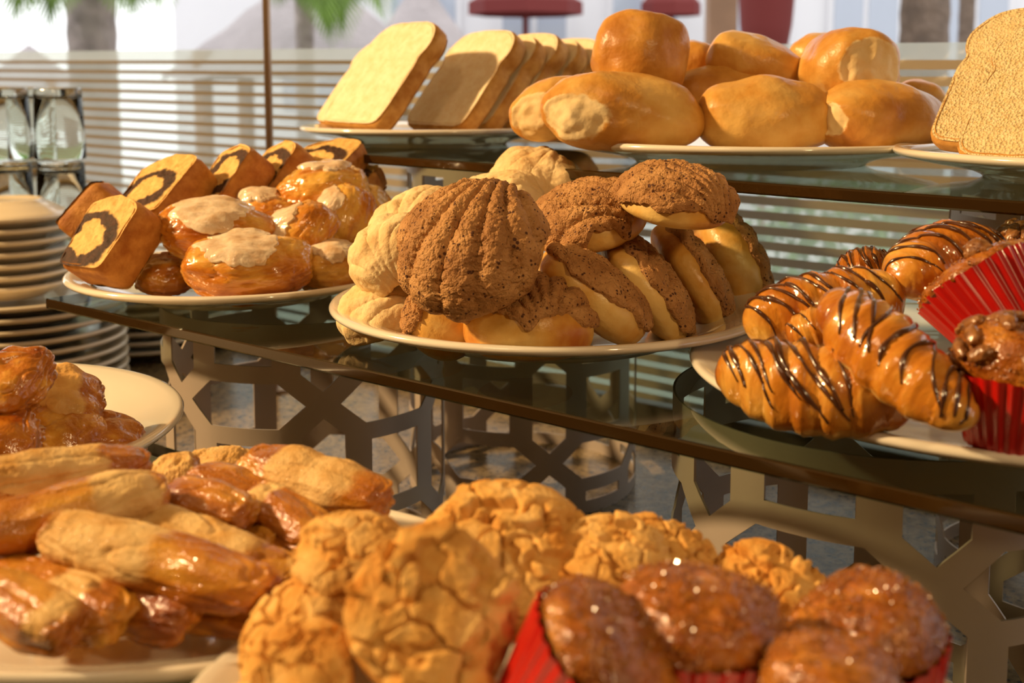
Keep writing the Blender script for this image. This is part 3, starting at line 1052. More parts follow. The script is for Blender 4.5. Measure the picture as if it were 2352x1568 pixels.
def tier(name, label, p1, p2, H, depth, t=.008, ext=.25):
    a = onz(*p1, CZ - H); b = onz(*p2, CZ - H)
    u = (b - a); u.z = 0; u.normalize(); n = Vector((-u.y, u.x, 0))
    b = b + u * ext
    pts = [a, b, b + n * depth, a + n * depth]
    return glass_plate(name, label, [(p.x, p.y) for p in pts], CZ - H, t), u, n, a


sh_mid, u_mid, n_mid, a_mid = tier('glass_shelf', 'middle glass tier shelf under the shell buns', (105, 685), (2352, 1185), H_MID, .322)
sh_top, u_top, n_top, a_top = tier('glass_shelf', 'upper glass tier shelf under the bread plates', (672, 343), (2352, 462), H_TOP, .37)
pc = pt(-.20, .56, H_LOW); uu = Vector((.79, -.613, 0)); nn = Vector((.613, .79, 0))
q = [pc + uu * -.42 - nn * .17, pc + uu * .42 - nn * .17, pc + uu * .42 + nn * .10, pc + uu * -.42 + nn * .10]
glass_plate('glass_shelf', 'lowest glass tier shelf under the puff pastry plate', [(p.x, p.y) for p in q], CZ - H_LOW, .008)

# ------------------------------------------------------------------ risers
R_R = .118


def spin_for(cx, cy, px):
    """azimuth so that an X of the lattice faces photo column px"""
    best = None
    for k in range(720):
        a = 2 * pi * k / 720
        p = Vector((cx + R_R * cos(a), cy + R_R * sin(a), 0))
        if (p - Vector((cx, cy, 0))).dot(-Vector((cx, cy, 0))) <= 0: continue
        # project
        rel = p + Vector((0, 0, CZ - .25)) - Vector((0, 0, CZ))
        d = rel.y * CP - rel.z * SP
        x = 1176 + FPX * rel.x / d
        if best is None or abs(x - px) < best[0]: best = (abs(x - px), a)
    return best[1]


def rz(label, cxd, H_under, px, H0=.41, R=None):
    c = pt(cxd[0], cxd[1], .3)
    h = .41 - H_under - .0083
    return riser(label, c.x, c.y, R or R_R, h, spin_for(c.x, c.y, px))


rz('cut metal riser holding up the cake end of the middle shelf', (-.176, .981), H_MID, 742)
rz('cut metal riser holding up the croissant end of the middle shelf', (.212, .672), H_MID, 2150)
rz('tall cut metal riser behind the shell bun plate', (.011, 1.189), H_TOP, 1262)
rz('tall cut metal riser behind the croissant plate', (.478, .940), H_TOP, 2370)
for lab, t in (('low cut metal riser under the puff pastry plate', -.16), ('low cut metal riser under the muffin plate', .26)):
    c = pc + uu * t - nn * .03
    riser(lab, c.x, c.y, .075, .41 - H_LOW - .0083, .3, group='low metal display risers')

# ------------------------------------------------------------------ plates
plate('round china plate of iced danish and marble cake', -.2257, .941, .1346, .149)
plate('large round china plate of shell buns', .0257, .7875, .15, .1458, hgt=.0237)
plate('big china platter of chocolate striped croissants', .278, .638, .177, .1535, hgt=.016)
plate('china plate under the leaning toast loaf slices', -.0868, 1.20, .134, .0418)
plate('china plate under the pile of soft rolls', .191, .92, .15, .0418)
plate('china plate under the two white bread slices', .408, .753, .15, .0418)
plate('oval china platter of puff pastry sticks', -.161, .475, .153, .198, oval=.58)
plate('china plate of folded turnovers beside the dish stack', -.350, .677, .15, .198)
plate('china plate of crackled cookies and red muffins', .02, .36, .13, .198)


# dish stacks and tumblers
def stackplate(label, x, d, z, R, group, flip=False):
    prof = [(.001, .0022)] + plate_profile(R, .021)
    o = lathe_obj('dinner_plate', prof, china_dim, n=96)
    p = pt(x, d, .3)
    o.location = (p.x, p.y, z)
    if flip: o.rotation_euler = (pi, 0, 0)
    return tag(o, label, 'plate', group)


xs = (40 - 1176) / FPX * 1.47
proto = None
for i in range(10):
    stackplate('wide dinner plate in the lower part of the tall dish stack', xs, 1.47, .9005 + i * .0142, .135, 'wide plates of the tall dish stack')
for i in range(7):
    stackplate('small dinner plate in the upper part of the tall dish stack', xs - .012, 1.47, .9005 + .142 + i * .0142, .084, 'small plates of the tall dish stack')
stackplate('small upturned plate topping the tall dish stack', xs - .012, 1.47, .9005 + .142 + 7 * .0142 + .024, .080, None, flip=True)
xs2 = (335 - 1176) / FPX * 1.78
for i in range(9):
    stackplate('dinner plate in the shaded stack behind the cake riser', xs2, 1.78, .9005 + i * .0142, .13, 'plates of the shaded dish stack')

gm, nt, out = new_mat('tumbler_glass')
gb = N(nt, 'ShaderNodeBsdfGlass', i_IOR=1.48); gb.inputs['Roughness'].default_value = 0; gb.inputs[0].default_value = (.95, .97, .95, 1)
nt.links.new(gb.outputs[0], out.inputs[0])
gm2, nt, out = new_mat('tumbler_wall_glass')
gb = N(nt, 'ShaderNodeBsdfGlass', i_IOR=1.16); gb.inputs['Roughness'].default_value = 0; gb.inputs[0].default_value = (.97, .98, .97, 1)
nt.links.new(gb.outputs[0], out.inputs[0])
tp = [(.0335, 0), (.0345, .001), (.0315, .094), (.029, .098), (.001, .098), (.001, .080), (.026, .080), (.029, .076), (.0320, .001)]


def tumbler_stack(px, d, label, group):
    p = pt((px - 1176) / FPX * d, d, .2)
    for k in range(4):
        pr_ = [(.0335, 0), (.0345, .001), (.0318, .0838), (.0295, .0838), (.0318, .001)]
        vs, F = lathe(pr_ + [pr_[0]], 48)
        o = meshobj('glass_tumbler', vs, F, gm2)
        o.location = (p.x, p.y, .9005 + k * .1025)
        lathe_obj('thick_base', [(.001, .080), (.026, .0805), (.0318, .084), (.0314, .0955), (.029, .098), (.001, .098)], gm, o, n=48, closed=False)
        tag(o, label, 'tumbler', group)


tumbler_stack(146, 1.6, 'upturned clear tumbler in the stack nearest the bronze post', 'tumblers of the stack nearest the post')
tumbler_stack(24, 1.6, 'upturned clear tumbler in the stack at the photo edge', 'tumblers of the stack at the photo edge')
tumbler_stack(82, 1.71, 'upturned clear tumbler in the rear stack between the others', 'tumblers of the rear stack')

# ================================================================== upper shelf: breads
def slabframe(nrm, up):
    y = -Vector(nrm).normalized(); z = Vector(up); z = (z - y * z.dot(y)).normalized(); x = y.cross(z)
    return x, z


def lean(ax, ay, deg):
    t = radians(deg); l = math.hypot(ax, ay)
    return slabframe((ax / l * cos(t), ay / l * cos(t), sin(t)), (-ax / l * sin(t), -ay / l * sin(t), cos(t)))


gb_ = 'leaning loaf slices on the far bread plate'
xb, zb = lean(-.80, -.60, 38)
yb = zb.cross(xb)
l1 = at(886, 180, 1.165)
bread('toasted loaf slice leaning behind the foremost one, mostly hidden', l1 + yb * .0275 - xb * .068 + Vector((0, 0, .009)), .112, .110, .019, xb, zb, 'wheat', gb_)
bread('foremost toasted loaf slice with its broad cut face lit', l1, .117, .126, .019, xb, zb, 'wheat', gb_)
l2 = at(1072, 192, 1.185)
names = ['toasted loaf slice leaning next behind the gap, half its face lit', 'loaf slice leaning in the row, first behind the half lit one',
         'loaf slice leaning in the row, second behind the half lit one', 'loaf slice leaning in the row, third behind the half lit one',
         'loaf slice leaning in the row, fourth behind the half lit one', 'last low loaf slice of the row, beside the soft rolls']
for k, lab in enumerate(names):
    dh = (0, -.006, -.002, -.008, -.006, -.02)[k]
    bread(lab, l2 + Vector((.0228, .0170, 0)) * k + Vector((0, 0, dh / 2)), .110, .120 + dh, .019, xb, zb, 'wheat', gb_)

x, z = lean(-.74, -.67, 40)
bread('rear white bread slice with a pinched shoulder, leaning at the photo edge', at(2148, 328, .79) + x * .046 + z * .056, .100, .118, .013, x, z, 'white', 'white bread slices')
bread('front white bread slice with an open crumb face at the photo edge', at(2212, 366, .712) + x * .046 + z * .052, .100, .108, .015, x, z, 'white', 'white bread slices')

gr = 'soft rolls heaped on one plate'
roll('tall upright roll topping the heap, nearest the loaf slices', at(1471, 128, .90), .0345, .0375, .034, (.15, .2, .95), (-.2, -.95, .2), group=gr, pr=.5)
roll('wedge shaped roll on top of the heap, at its middle', at(1738, 152, .93), .041, .028, .024, (.9, .1, -.32), (.3, -.2, .9), group=gr, pr=.5)
roll('round roll on the heap showing a big pale torn patch', at(1948, 166, .90), .040, .037, .0345, (.12, -.97, .12), (.1, 0, 1), pale=[((1.0, .05, -.05), .66)], group=gr, pr=.46)
roll('small roll half hidden behind the pale patched one', at(1880, 128, .97), .026, .02, .02, (.8, .4, .2), group=gr)
roll('smooth roll lying in the middle of the heap', at(1668, 222, .925), .054, .030, .027, (.92, .1, .12), (-.1, -.3, .9), group=gr)
roll('front roll with a torn pale end beside the loaf slices', at(1430, 268, .85), .061, .035, .032, (.95, .15, -.06), (0, -.3, .95), pale=[((-.72, -.62, .15), .52)], group=gr, taper=-.08)
roll('pale roll peeking out behind the torn ended front one', at(1290, 260, .895), .042, .030, .028, (.7, .6, .1), pale=[((-.8, -.3, 0), .7)], group=gr)
roll('front middle roll with a soft crease, on the plate rim', at(1754, 276, .86), .053, .033, .033, (.98, .08, 0), (0, -.3, .95), group=gr)
roll('darker front roll nearest the white bread slices', at(2026, 282, .86), .053, .032, .031, (.97, .18, -.06), (0, -.2, .95), pale=[((-.9, -.4, .1), .4)], group=gr, taper=-.1)
roll('small roll showing behind the dark front one', at(2108, 248, .955), .026, .022, .024, (.9, .3, -.1), group=gr)
roll('roll tucked behind the tall upright one', at(1592, 150, .975), .028, .022, .022, (.9, .3, 0), group=gr)

# ================================================================== middle shelf, cake end
x, z = slabframe((-.50, -.62, .62), (.30, .42, .9))
cake('nearest marble cake slice with a bold dark ring, at the plate edge', at(262, 556, .875), .064, .062, .032, x, z)
x, z = slabframe((-.45, -.45, .78), (.35, .75, .5))
cake('broad marble cake slice lying behind the nearest one', at(378, 458, .965), .074, .074, .034, x, z)
x, z = slabframe((-.62, -.45, .64), (.5, .6, .7))
cake('marble cake slice second behind, with a dark core', at(538, 425, .985), .058, .062, .032, x, z)
cake('marble cake slice third behind, close to the bronze post', at(640, 412, 1.01), .056, .062, .028, x, z)
x, z = slabframe((-.25, -.40, .88), (.3, .8, .4))
cake('hindmost marble cake slice under the upper shelf corner', at(752, 385, 1.03), .062, .060, .024, x, z)
x, z = slabframe((-.75, .1, .6), (.5, .3, .8))
cake('marble cake slice turned away beside the dish stack', at(215, 492, .985), .052, .050, .026, x, z)
x, z = slabframe((-.3, -.3, .9), (.3, .8, .3))
cake('marble cake slice peeping out beyond the top danish', at(815, 432, 1.035), .046, .046, .022, x, z)

gd = 'iced danish pastries'
danish('big danish thickly iced on its crown, beside the nearest cake slice', at(497, 545, .885), .046, .030, .026, (.97, .05, -.12), (-.1, -.35, .9), ice=(.66, -.1))
danish('front danish with icing dripping down its face', at(570, 622, .855), .047, .032, .025, (.98, .1, -.02), (0, -.45, .85), ice=(.62, -.12))
danish('small danish with icing across one end, in the middle row', at(618, 490, .955), .028, .022, .018, (.95, .1, -.1), (-.1, -.3, .9), ice=(.5, -.4))
danish('slanting danish with smeared icing, in the middle row', at(690, 552, .905), .035, .026, .025, (.75, -.2, .50), (-.45, -.5, .75), ice=(.6, -.15))
danish('topmost danish with a white ridge, under the upper shelf', at(745, 438, .965), .038, .028, .022, (.96, .15, .12), (-.05, -.1, .95), ice=(.42, .2))
danish('upright danish with a round blob of icing', at(800, 520, .945), .034, .026, .030, (.35, .2, .85), (-.8, -.6, .1), ice=(.62, .1))
danish('orange glazed danish behind the upright one', at(858, 518, .985), .034, .026, .022, (.4, .2, -.85), (.5, -.5, .5), ice=None)
danish('small low danish touching the shell bun plate', at(765, 622, .885), .030, .024, .021, (.97, .1, .05), (0, -.3, .95), ice=(.55, .15))
danish('plain glazed danish at the plate front under the thickly iced one', at(385, 636, .895), .026, .024, .017, (.97, .1, .0), (0, -.3, .95), ice=None)

# ================================================================== middle shelf, shell buns
gc, gw = 'cocoa shell buns', 'vanilla shell buns'
RT, LF, FR = (1, -.2, -.3), (-1, -.3, 0), (0, -1, 0)
concha('big cocoa shell bun in front with broad scored ridges facing out', at(1086, 572, .672), .0850, (-.22, -.70, .68), 2.95, .57, bare=[((1, 0, -.4), .55, .12)], group=gc, q=1.25, ht=.62)
concha('cocoa shell bun on top of the heap, at its middle', at(1350, 512, .755), .078, (-.20, -.20, .95), .9, .55, bare=[((.9, -.6, -.2), .5, .13), ((.2, -1, 0), .35, .12)], group=gc, q=1.15, ht=.58)
concha('cocoa shell bun topping the heap under the upper shelf', at(1552, 468, .712), .0690, (.12, -.14, .97), .6, .52, bare=[((-.2, -1, 0), .9, .06)], group=gc, q=1.1, ht=.62)
concha('first cocoa shell bun standing on edge, nearest the front', at(1362, 680, .718), .0815, (.64, .05, .77), 2.4, .45, group=gc, q=1.2, ht=.46, hb=.42, bare=[((-.3, -1, -.3), .9, .05)])
concha('second cocoa shell bun standing on edge', at(1480, 663, .752), .0840, (.80, .02, .58), 2.2, .455, group=gc, q=1.2, ht=.42, hb=.34, bare=[((-.2, -1, .2), .8, .05)])
concha('third cocoa shell bun standing on edge', at(1584, 640, .797), .0850, (.86, .04, .50), 2.0, .45, group=gc, q=1.1, ht=.40, hb=.34, bare=[((-.2, -1, 0), .8, .05)])
concha('fourth cocoa shell bun standing on edge, nearest the croissants', at(1672, 614, .848), .0900, (.92, .14, .34), 1.8, .42, group=gc, q=1.1, ht=.50, hb=.45, bare=[((-.2, -1, .3), .9, .05)])
concha('low front cocoa shell bun with paste dripping over yellow dough', at(1213, 752, .686), .0800, (.02, .02, .99), .2, .46, bare=[((-.6, -1, 0), .6, .10), ((.5, -1, 0), .5, .10)], group=gc, q=1.2, ht=.70, hb=.45)
concha('tilted cocoa shell bun under the big front one', at(1030, 712, .722), .062, (-.80, .12, .58), 1.2, .38, group=gc, ht=.7, hb=.9)
concha('pale vanilla bun bulging beside the big cocoa one', at(900, 588, .745), .056, (-.62, -.35, .70), 1.0, .66, True, group=gw, ht=.8)
concha('pale vanilla bun behind the big cocoa one', at(950, 506, .80), .060, (-.35, -.3, .88), .6, .6, True, group=gw, ht=.55)
concha('broken pale vanilla bun lying at the plate edge', at(872, 706, .745), .055, (-.35, -.45, .8), 2.0, .62, True, group=gw, ht=.50, hb=.4)
concha('pale vanilla bun lying under the topmost vanilla one', at(1138, 466, .845), .068, (-.3, -.25, .92), 1.4, .58, True, group=gw, ht=.55)
concha('topmost pale vanilla bun, puffed high under the upper shelf', at(1226, 434, .872), .070, (.05, -.62, .78), 2.6, .62, True, group=gw, ht=.68)

# ================================================================== middle shelf, croissants
def seg(p1, p2):
    a, b = at(*p1), at(*p2)
    return (a + b) / 2, (b - a).length / 2, (b - a)


def cro(label, p1, p2, R, up=(0, -.3, .95), **kw):
    loc, L, x = seg(p1, p2)
    return croissant(label, loc, L, R, x, up, **kw)


cro('front croissant lying along the platter edge', (1645, 862, .555), (2092, 950, .505), .0205, (0, -.45, .85), stripes=9, v1=.62, bend=.10, Rz=.0225)
cro('croissant lying slantwise over the front one, dark tipped', (1888, 688, .548), (2208, 978, .470), .0185, (.25, -.75, .6), stripes=10, bend=.06, v0=.2, v1=.92, Rz=.0185)
cro('curled croissant behind, heavily striped at one end', (1712, 760, .605), (2085, 690, .60), .0195, (-.1, -.3, .95), stripes=9, v1=.72, bend=.10, Rz=.024)
cro('plump croissant topping the pile beside the tilted muffin', (2040, 645, .60), (2285, 572, .635), .0205, (-.2, -.35, .9), stripes=8, bend=-.05, Rz=.0215, pale=True)
cro('small striped croissant at the back of the platter', (1920, 640, .675), (2055, 618, .66), .0155, (-.1, -.2, .95), stripes=9, bend=.05, v0=.08)
cro('short croissant tip poking out between two others', (1806, 775, .585), (1965, 740, .565), .0115, (-.1, -.3, .95), stripes=4, bend=.05)

gm_ = 'red cup muffins on the croissant platter'
muffin('tilted muffin whose red pleated cup faces out, above the low one', at(2248, 640, .572), .0318, (-.40, .52, .76), .4, cup_h=.040, grains=120, nuts=3, group=gm_, top_h=.30)
muffin('upright muffin in a red cup at the platter front, nut topped', at(2338, 846, .49), .0272, (0.02, -.04, 1), 1.0, cup_h=.034, grains=260, nuts=34, group=gm_)
muffin('nut topped muffin at the back of the croissant platter', at(2372, 598, .645), .026, (-.1, -.1, 1), 2.0, grains=120, nuts=34, group=gm_)

# ================================================================== lowest shelf, puff pastry
def stick(label, p1, p2, Ry, Rz, up=(0, -.35, .95), sug=(), **kw):
    if 'group' not in kw:                         # the oval platter is shallow: pull the pile together
        k = lambda d: .395 + (d - .40) * .72
        dm = (p1[2] + p2[2]) / 2; f = k(dm) / dm
        p1 = (p1[0], p1[1], k(p1[2])); p2 = (p2[0], p2[1], k(p2[2])); Ry *= f * .80; Rz *= f * .86
    loc, L, x = seg(p1, p2)
    return puff(label, loc, L, Ry, Rz, x, up, sug, **kw)


stick('sugared stick lying highest at the back, reaching the photo edge', (-60, 1110, .50), (345, 1066, .555), .016, .0125, sug=[(-1, .45)])
stick('sugared stick crossing the middle of the pile to the photo edge', (-70, 1240, .455), (378, 1130, .50), .017, .0150, sug=[(.25, .92)], up=(0, -.5, .85))
stick('long pale sugared stick on top, at the plate front', (118, 1228, .455), (612, 1362, .415), .0165, .0138, sug=[(-1, .1)], up=(.1, -.5, .85))
stick('pale sugared stick behind the long front one', (292, 1192, .495), (690, 1345, .455), .0150, .0125, sug=[(-1, .45)], up=(.1, -.5, .85))
stick('short dark glazed stick in the middle of the pile', (385, 1140, .525), (572, 1190, .50), .0165, .0128, sug=())
stick('curled glazed stick behind the short dark one', (440, 1098, .56), (612, 1160, .54), .0165, .0125, sug=())
stick('big sugared stick leaning at the plate edge by the riser', (572, 1062, .575), (890, 1168, .53), .0180, .0160, sug=[(-.5, .55)], up=(.1, -.4, .9))
stick('upright sugared stick end beside the cookies', (580, 1152, .535), (745, 1255, .495), .0165, .0145, sug=[(-.9, -.3)], up=(.3, -.4, .85))
stick('glazed stick at the very front, reaching the photo edge', (-60, 1350, .43), (176, 1455, .395), .0150, .0128, up=(.2, -.5, .8), sug=[(.5, .9)])
stick('glazed stick beside the very front one', (-20, 1325, .455), (282, 1432, .408), .0160, .0130, up=(.2, -.5, .8), sug=[(.1, .5)])
stick('dark glazed stick under the long pale one', (120, 1310, .47), (432, 1432, .415), .0165, .0130, up=(.2, -.5, .8), sug=())
stick('low dark stick end at the front under the pale pair', (400, 1372, .455), (645, 1420, .425), .0155, .0105, up=(.1, -.4, .9), sug=())
stick('sugared stick at the back of the plate near the turnovers', (355, 1110, .60), (455, 1080, .60), .016, .0125, sug=[(-1, 1)])
stick('sugared stick end farthest back on the plate', (440, 1078, .63), (560, 1072, .62), .015, .011, sug=[(-1, 1)])
stick('shaded stick low under the pile beside the cookies', (495, 1225, .535), (640, 1260, .50), .0155, .011, sug=())
stick('shaded stick deep inside the puff pastry pile, under the long pale pair', (180, 1290, .50), (480, 1300, .48), .018, .012, sug=())
stick('shaded stick deep in the puff pastry pile, under the two reaching the photo edge', (100, 1190, .56), (420, 1170, .56), .018, .012, sug=())

gt = 'folded turnovers'
stick('shiny folded turnover with a lifted corner, at the photo edge', (-70, 905, .60), (118, 862, .60), .021, .0155, (-.1, -.5, .85), group=gt, mat='turnover', pr=.75, lump=.16, lf=1.4, bend=.15)
stick('matt turnover lying behind the lifted one', (62, 905, .64), (238, 925, .66), .022, .0135, (0, -.4, .9), group=gt, mat='turnover', pr=.8, sug=[(-1, .3)], lump=.2)
stick('small curled turnover at the photo edge under the lifted one', (-60, 1040, .575), (95, 985, .59), .018, .0135, (-.2, -.5, .85), group=gt, mat='turnover', pr=.75, lump=.16, lf=1.4, bend=.15)
stick('dark glazed turnover low on the plate', (65, 1005, .62), (235, 985, .66), .024, .016, (0, -.4, .9), group=gt, mat='turnover', pr=.8, lump=.2)
stick('flat dark turnover at the plate rim', (170, 1000, .64), (330, 1020, .655), .020, .0115, (0, -.4, .9), group=gt, mat='turnover', pr=.8, lump=.2)

for k, (lab, c1, c2) in enumerate((('added unseen turnover shading its plate, far side of the heap', (-330, 980, .60), (-150, 960, .64)), ('added unseen turnover shading its plate, topping the heap', (-330, 800, .60), (-110, 790, .62)),
                                   ('added unseen turnover shading its plate, low in the heap', (-210, 1010, .66), (-40, 985, .69)), ('added unseen turnover shading its plate, middle of the heap', (-300, 900, .62), (-110, 890, .62)), ('added unseen turnover shading its plate, highest of the heap', (-300, 715, .62), (-130, 735, .62)))):
    stick(lab, c1, c2, .023, .0165, (0, -.3, .95), group=gt, mat='turnover', pr=.75, lump=.16)  # turnovers added out of view so their heap shades the plate

# ================================================================== lowest shelf, cookies and muffins
gk = 'crackled sugar cookies'
cookie('round crackled cookie on the heap next to the puff pastry', at(812, 1305, .405), .0440, (.15, -.35, .92), .4, cover=.40, ht=.5, hb=.6)
cookie('big crackled cookie in front, stood up facing out', at(992, 1412, .352), .0525, (.10, -.80, .58), 1.2, cover=.37, ht=.40, hb=.55, cell=1.0)
cookie('wide crackled cookie behind the big front one', at(1165, 1290, .435), .064, (.05, -.35, .92), 2.1, cover=.46, ht=.55)
cookie('crackled cookie at the back of the heap', at(1395, 1322, .43), .0455, (.1, -.3, .93), 2.9, cover=.5, ht=.7)
cookie('hindmost crackled cookie beside the small round bun', at(1510, 1322, .455), .044, (.25, -.3, .9), .9, cover=.5, ht=.75)
cookie('low crackled cookie at the plate edge', at(690, 1470, .39), .0400, (-.55, -.35, .75), 1.7, cover=.48)
cookie('lowest smooth sided cookie at the plate front', at(690, 1555, .348), .0330, (-.2, -.5, .84), 2.3, cover=.42)
cookie('small golden bun at the back with a split sugar crust', at(1738, 1390, .445), .0455, (-.22, -.45, .85), .5, cover=.40, ht=.62, hb=.55, cell=.7, group=None, ex=1.15)

gf = 'glazed muffins on the front plate'
muffin('tilted glazed muffin in front with its red cup against the big cookie', at(1392, 1500, .335), .0245, (.58, -.14, .78), .3, grains=420, group=gf, ex=1.05, top_h=.5, cup_h=.032)
muffin('wide glazed muffin with a sugar sparkle, at the middle of the front', at(1604, 1448, .355), .0268, (.08, .03, .99), 1.1, grains=520, group=gf, top_h=.66)
muffin('tall glazed muffin by the large riser, red cup showing at its side', at(1990, 1474, .372), .0250, (-.26, -.04, .96), 1.9, grains=420, group=gf, top_h=.78)
muffin('glazed muffin nearest the lens, cut off by the photo bottom', at(1912, 1592, .322), .0200, (0, -.1, .99), 2.6, grains=300, group=gf, top_h=.72)

muffin('glazed muffin half hidden behind the wide one, red cup edge showing', at(1505, 1412, .408), .0222, (.08, .02, .99), .5, grains=260, group=gf, top_h=.52)

# ================================================================== outside the window
pave = plain('paving', (.55, .52, .47), rough=.9, var=.08, vscale=1.5)
structure(rbox('ground', (-14, 1.32, -.1), (14, 26, -.02), pave))
whitem = plain('white_render', (.74, .73, .76), rough=.9, var=.03, vscale=.6)
lav = plain('grey_thatch', (.43, .38, .38), rough=.95, var=.12, vscale=3, bump=(20, .03))
palm_bark = plain('palm_bark', (.34, .28, .26), rough=.95, var=.3, vscale=9, bump=(14, .04))
palm_dark = plain('dark_palm_bark', (.17, .12, .09), rough=.95, var=.3, vscale=11, bump=(18, .04))
leafm = plain('palm_leaf', (.16, .27, .035), rough=.6, var=.25, vscale=6)
maroon = plain('maroon_canvas', (.17, .022, .02), rough=.85)
woodm = plain('post_wood', (.30, .17, .10), rough=.8, var=.15, vscale=5)
paneb = plain('window_pane', (.42, .46, .55), rough=.1, coat=.6)


def outside(px, d, z=0.0):
    p = at(px, 100, d); return Vector((p.x, p.y, z))


# white building with a row of windows
b0 = outside(1650, 13)
bld = empty('white_building', Matrix.Translation(b0))
box('wall', (-6.2, 0, 0), (6.5, .4, 4.2), whitem, bld)
for k in range(9):
    x0 = -4.6 + k * 1.25
    f = box('window', (x0 - .42, -.06, .95), (x0 + .42, .0, 2.5), whitem, bld)
    box('pane', (x0 - .36, -.075, 1.02), (x0 - .03, -.055, 2.43), paneb, f)
    box('pane', (x0 + .03, -.075, 1.02), (x0 + .36, -.055, 2.43), paneb, f)
tag(bld, 'white building with pale windows beyond the striped screen', 'building')


def hut(label, px, d, apex_z, eave_z, r):
    e = empty('thatched_hut', Matrix.Translation(outside(px, d)))
    n = 40; vs = [(0, 0, apex_z)]; F = []
    for j in range(1, 8):
        for k in range(n):
            a = 2 * pi * k / n; t = j / 7
            rr = r * t * (1 + .02 * rng.uniform(-1, 1))
            vs.append((rr * cos(a), rr * sin(a), apex_z + (eave_z - apex_z) * t + .02 * rng.uniform(-1, 1)))
    for k in range(n): F.append((0, 1 + k, 1 + (k + 1) % n))
    for j in range(6):
        for k in range(n): F.append((1 + j * n + k, 1 + (j + 1) * n + k, 1 + (j + 1) * n + (k + 1) % n, 1 + j * n + (k + 1) % n))
    meshobj('thatch_roof', vs, F, lav, e)
    for sx in (-1, 1):
        for sy in (-1, 1):
            lathe_obj('post', [(.07, 0), (.07, eave_z + .2)], woodm, e, n=12).location = (sx * r * .6, sy * r * .6, 0)
    return tag(e, label, 'hut', 'thatched huts outside')


hut('thatched hut with a sloping roof beyond the bronze post', 712, 9, 2.25, 1.36, 1.12)
hut('tiny distant thatched hut beyond the tumblers', 66, 18, 1.95, 1.2, .9)
hut('thatched hut with a pale roof beyond the toast slices', 968, 11, 2.35, 1.3, .75)


def frond(parent, root_, tip, droop, n=64, width=.8):
    """palm frond: arched rib with a comb of leaflets (world points relative to parent)"""
    a, b = Vector(root_), Vector(tip)
    vs, F = [], []
    side = (b - a).cross(Vector((0, 0, 1))).normalized()
    for i in range(n):
        t = i / (n - 1)
        p = a.lerp(b, t) + Vector((0, 0, droop * 4 * t * (1 - t)))
        w = width * math.sin(pi * min(1, .12 + t * .9)) * .5
        for s in (-1, 1):
            q_ = p + side * s * w + (b - a) * .10 + Vector((0, 0, -w * .55))
            k = (b - a).normalized() * .04
            m = len(vs)
            vs += [p - k, p + k, q_ + k * .15, q_ - k * .15]
            F.append((m, m + 1, m + 2, m + 3))
    return meshobj('frond', vs, F, leafm, parent, smooth=False)


def palm(label, px, d, w, hgt, mat, fr):
    base = outside(px, d)
    e = empty('palm_tree', Matrix.Translation(base))
    r = w / 2
    prof = [(r * (1.15 - .15 * min(1, k / 6)) * (1 + .05 * (k % 2)), hgt * k / 40) for k in range(41)]
    lathe_obj('trunk', prof, mat, e, n=28)
    for rt, tp_, dr in fr:
        frond(e, Vector(rt), at(*tp_) - base, dr)
    return tag(e, label, 'palm tree', 'palm trees outside')


topz = 3.0
palm('pale palm trunk beyond the upturned tumblers', 212, 6, .245, topz, palm_bark,
     [((0, 0, topz), (30, 52, 5.2), .25), ((0, 0, topz), (112, 66, 5.6), .3), ((0, 0, topz), (60, 6, 5.0), .2), ((0, 0, topz), (370, 18, 5.4), .2),
      ((0, 0, topz), (310, 28, 6.4), .2), ((0, 0, topz), (-60, 20, 6.0), .2), ((0, 0, topz), (280, 24, 5.2), .2), ((0, 0, topz), (150, 5, 5.0), .2)])
palm('green palm whose fronds hang beyond the toast slices', 700, 7.5, .12, 2.9, palm_bark,
     [((0, 0, 2.9), (790, 88, 6.5), .35), ((0, 0, 2.9), (745, 66, 6.3), .3), ((0, 0, 2.9), (880, 44, 6.6), .3), ((0, 0, 2.9), (760, 96, 7.0), .3), ((0, 0, 2.9), (640, 5, 7), .2)])
palm('dark palm trunk beyond the pale patched roll', 2122, 6, .245, 3.2, palm_dark, [((0, 0, 3.2), (2300, -160, 6), .2), ((0, 0, 3.2), (1900, -160, 6), .2)])
palm('thin brown palm trunk beyond the white bread slices', 2218, 9, .12, 3.2, palm_dark, [((0, 0, 3.2), (2350, -160, 9), .2)])

pe = empty('wooden_post', Matrix.Translation(outside(1655, 7)))
box('post', (-.085, -.085, 0), (.085, .085, 3.0), woodm, pe); box('post_cap', (-.11, -.11, 3.0), (.11, .11, 3.06), woodm, pe)
tag(pe, 'brown wooden post beside the folded maroon parasol outside', 'post')


def parasol(label, px, d, z, r):
    e = empty('open_parasol', Matrix.Translation(outside(px, d)))
    lathe_obj('pole', [(.03, 0), (.03, z + .3)], maroon, e, n=16)
    n = 8; vs = [(0, 0, z + .34)]; F = []
    for k in range(n):
        a = 2 * pi * k / n; vs.append((r * cos(a), r * sin(a), z)); vs.append((r * cos(a), r * sin(a), z - .13))
    for k in range(n):
        k2 = (k + 1) % n
        F += [(0, 1 + 2 * k, 1 + 2 * k2), (1 + 2 * k, 2 + 2 * k, 2 + 2 * k2, 1 + 2 * k2)]
    meshobj('canopy', vs, F, maroon, e, smooth=False)
    return tag(e, label, 'parasol', 'open maroon parasols outside')


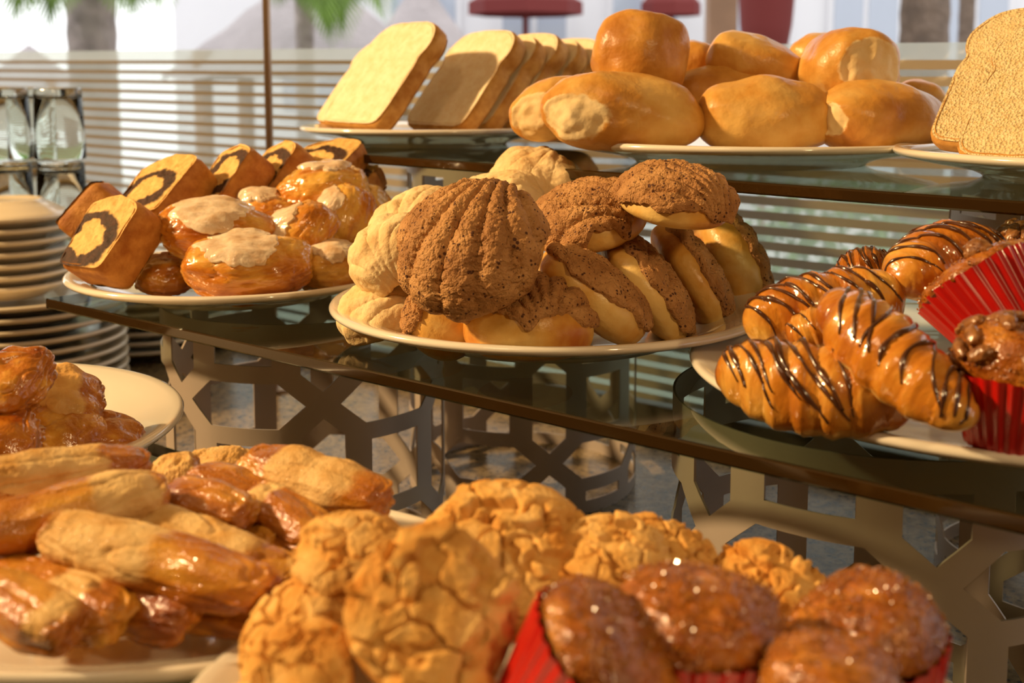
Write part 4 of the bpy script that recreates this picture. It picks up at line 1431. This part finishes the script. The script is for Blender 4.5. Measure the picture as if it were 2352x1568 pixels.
parasol('open maroon parasol with its pole beyond the loaf slices', 1207, 12, 2.17, .60)
parasol('open maroon parasol beyond the tall upright roll', 1540, 12.3, 2.18, .32)
fe = empty('folded_parasol', Matrix.Translation(outside(1758, 6)))
lathe_obj('pole', [(.02, 0), (.02, 3.0)], woodm, fe, n=16)
lathe_obj('folded_canopy', [(.05, 1.45), (.115, 1.5), (.135, 1.62), (.155, 1.9), (.15, 2.3), (.05, 2.9), (.01, 2.95)], maroon, fe, n=20)
tag(fe, 'folded maroon parasol standing outside beyond the wedge shaped roll', 'parasol')

# clipped hedge glimpsed through the clear bands
hb0 = outside(2050, 4.6)
vs, F = [], []
for k in range(2600):
    p = Vector((rng.uniform(-.55, .75), rng.uniform(-.2, .2), rng.uniform(0.05, .92)))
    a = Vector((rng.gauss(0, 1), rng.gauss(0, 1), rng.gauss(0, 1))).normalized(); b = a.orthogonal().normalized(); s_ = rng.uniform(.02, .045)
    m = len(vs); vs += [p - a * s_, p + b * s_ * .5, p + a * s_, p - b * s_ * .5]; F.append((m, m + 1, m + 2, m + 3))
he = meshobj('hedge', vs, F, leafm, smooth=False); he.location = hb0
tag(he, 'low green hedge glimpsed through the clear bands of the screen', 'hedge')

# ================================================================== light and camera
w = bpy.data.worlds.new('sky'); SC.world = w; w.use_nodes = True
nt = w.node_tree; bg = nt.nodes['Background']; bg.inputs[0].default_value = (.98, .99, 1.0, 1); bg.inputs[1].default_value = 1.7


def area(name, loc, target, size, power, color):
    l = bpy.data.lights.new(name, 'AREA'); l.shape = 'DISK'; l.size = size; l.energy = power; l.color = color
    o = link(bpy.data.objects.new(name, l)); o.location = loc
    o.rotation_euler = (Vector(target) - Vector(loc)).to_track_quat('-Z', 'Y').to_euler()
    return o


KEY = Vector((-.87, -.04, .49)).normalized()
tgt = Vector((.0, .75, 1.15))
area('warm_heat_lamp', tgt + KEY * 3.0, tgt, .20, 142, (1, .675, .32))
area('warm_heat_lamp', (.75, -.50, 1.90), (.10, .60, 1.08), .10, 5.2, (1, .675, .32))
area('overhead_fill', ab(-.3, -.6, 2.7), ab(-.3, .6, 1.0), .5, 5, (1, .70, .38))  # soft fill added overhead to lift the shade, not a fitting

cam = bpy.data.cameras.new('camera'); co = link(bpy.data.objects.new('camera', cam))
co.location = (0, 0, CZ); co.rotation_euler = (pi / 2 - PITCH, 0, 0)
cam.sensor_width = 36; cam.lens = 36 * FPX / 2352; cam.shift_y = -(784 - Y0) / 2352
cam.clip_start = .02
cam.dof.use_dof = True; cam.dof.focus_distance = .70; cam.dof.aperture_fstop = 9.0; cam.dof.aperture_blades = 9
SC.camera = co
SC.view_settings.view_transform = 'Standard'; SC.view_settings.look = 'None'
SC.view_settings.exposure = 0.0; SC.view_settings.gamma = 1.0; SC.view_settings.use_curve_mapping = False
SC.cycles.use_denoising = True
SC.cycles.max_bounces = 14; SC.cycles.transmission_bounces = 14; SC.cycles.diffuse_bounces = 3; SC.cycles.glossy_bounces = 4
SC.cycles.use_adaptive_sampling = True; SC.cycles.adaptive_threshold = .05; SC.cycles.adaptive_min_samples = 16; SC.cycles.transparent_max_bounces = 24
SC.cycles.caustics_reflective = False; SC.cycles.caustics_refractive = False
SC.cycles.sample_clamp_indirect = 6.0
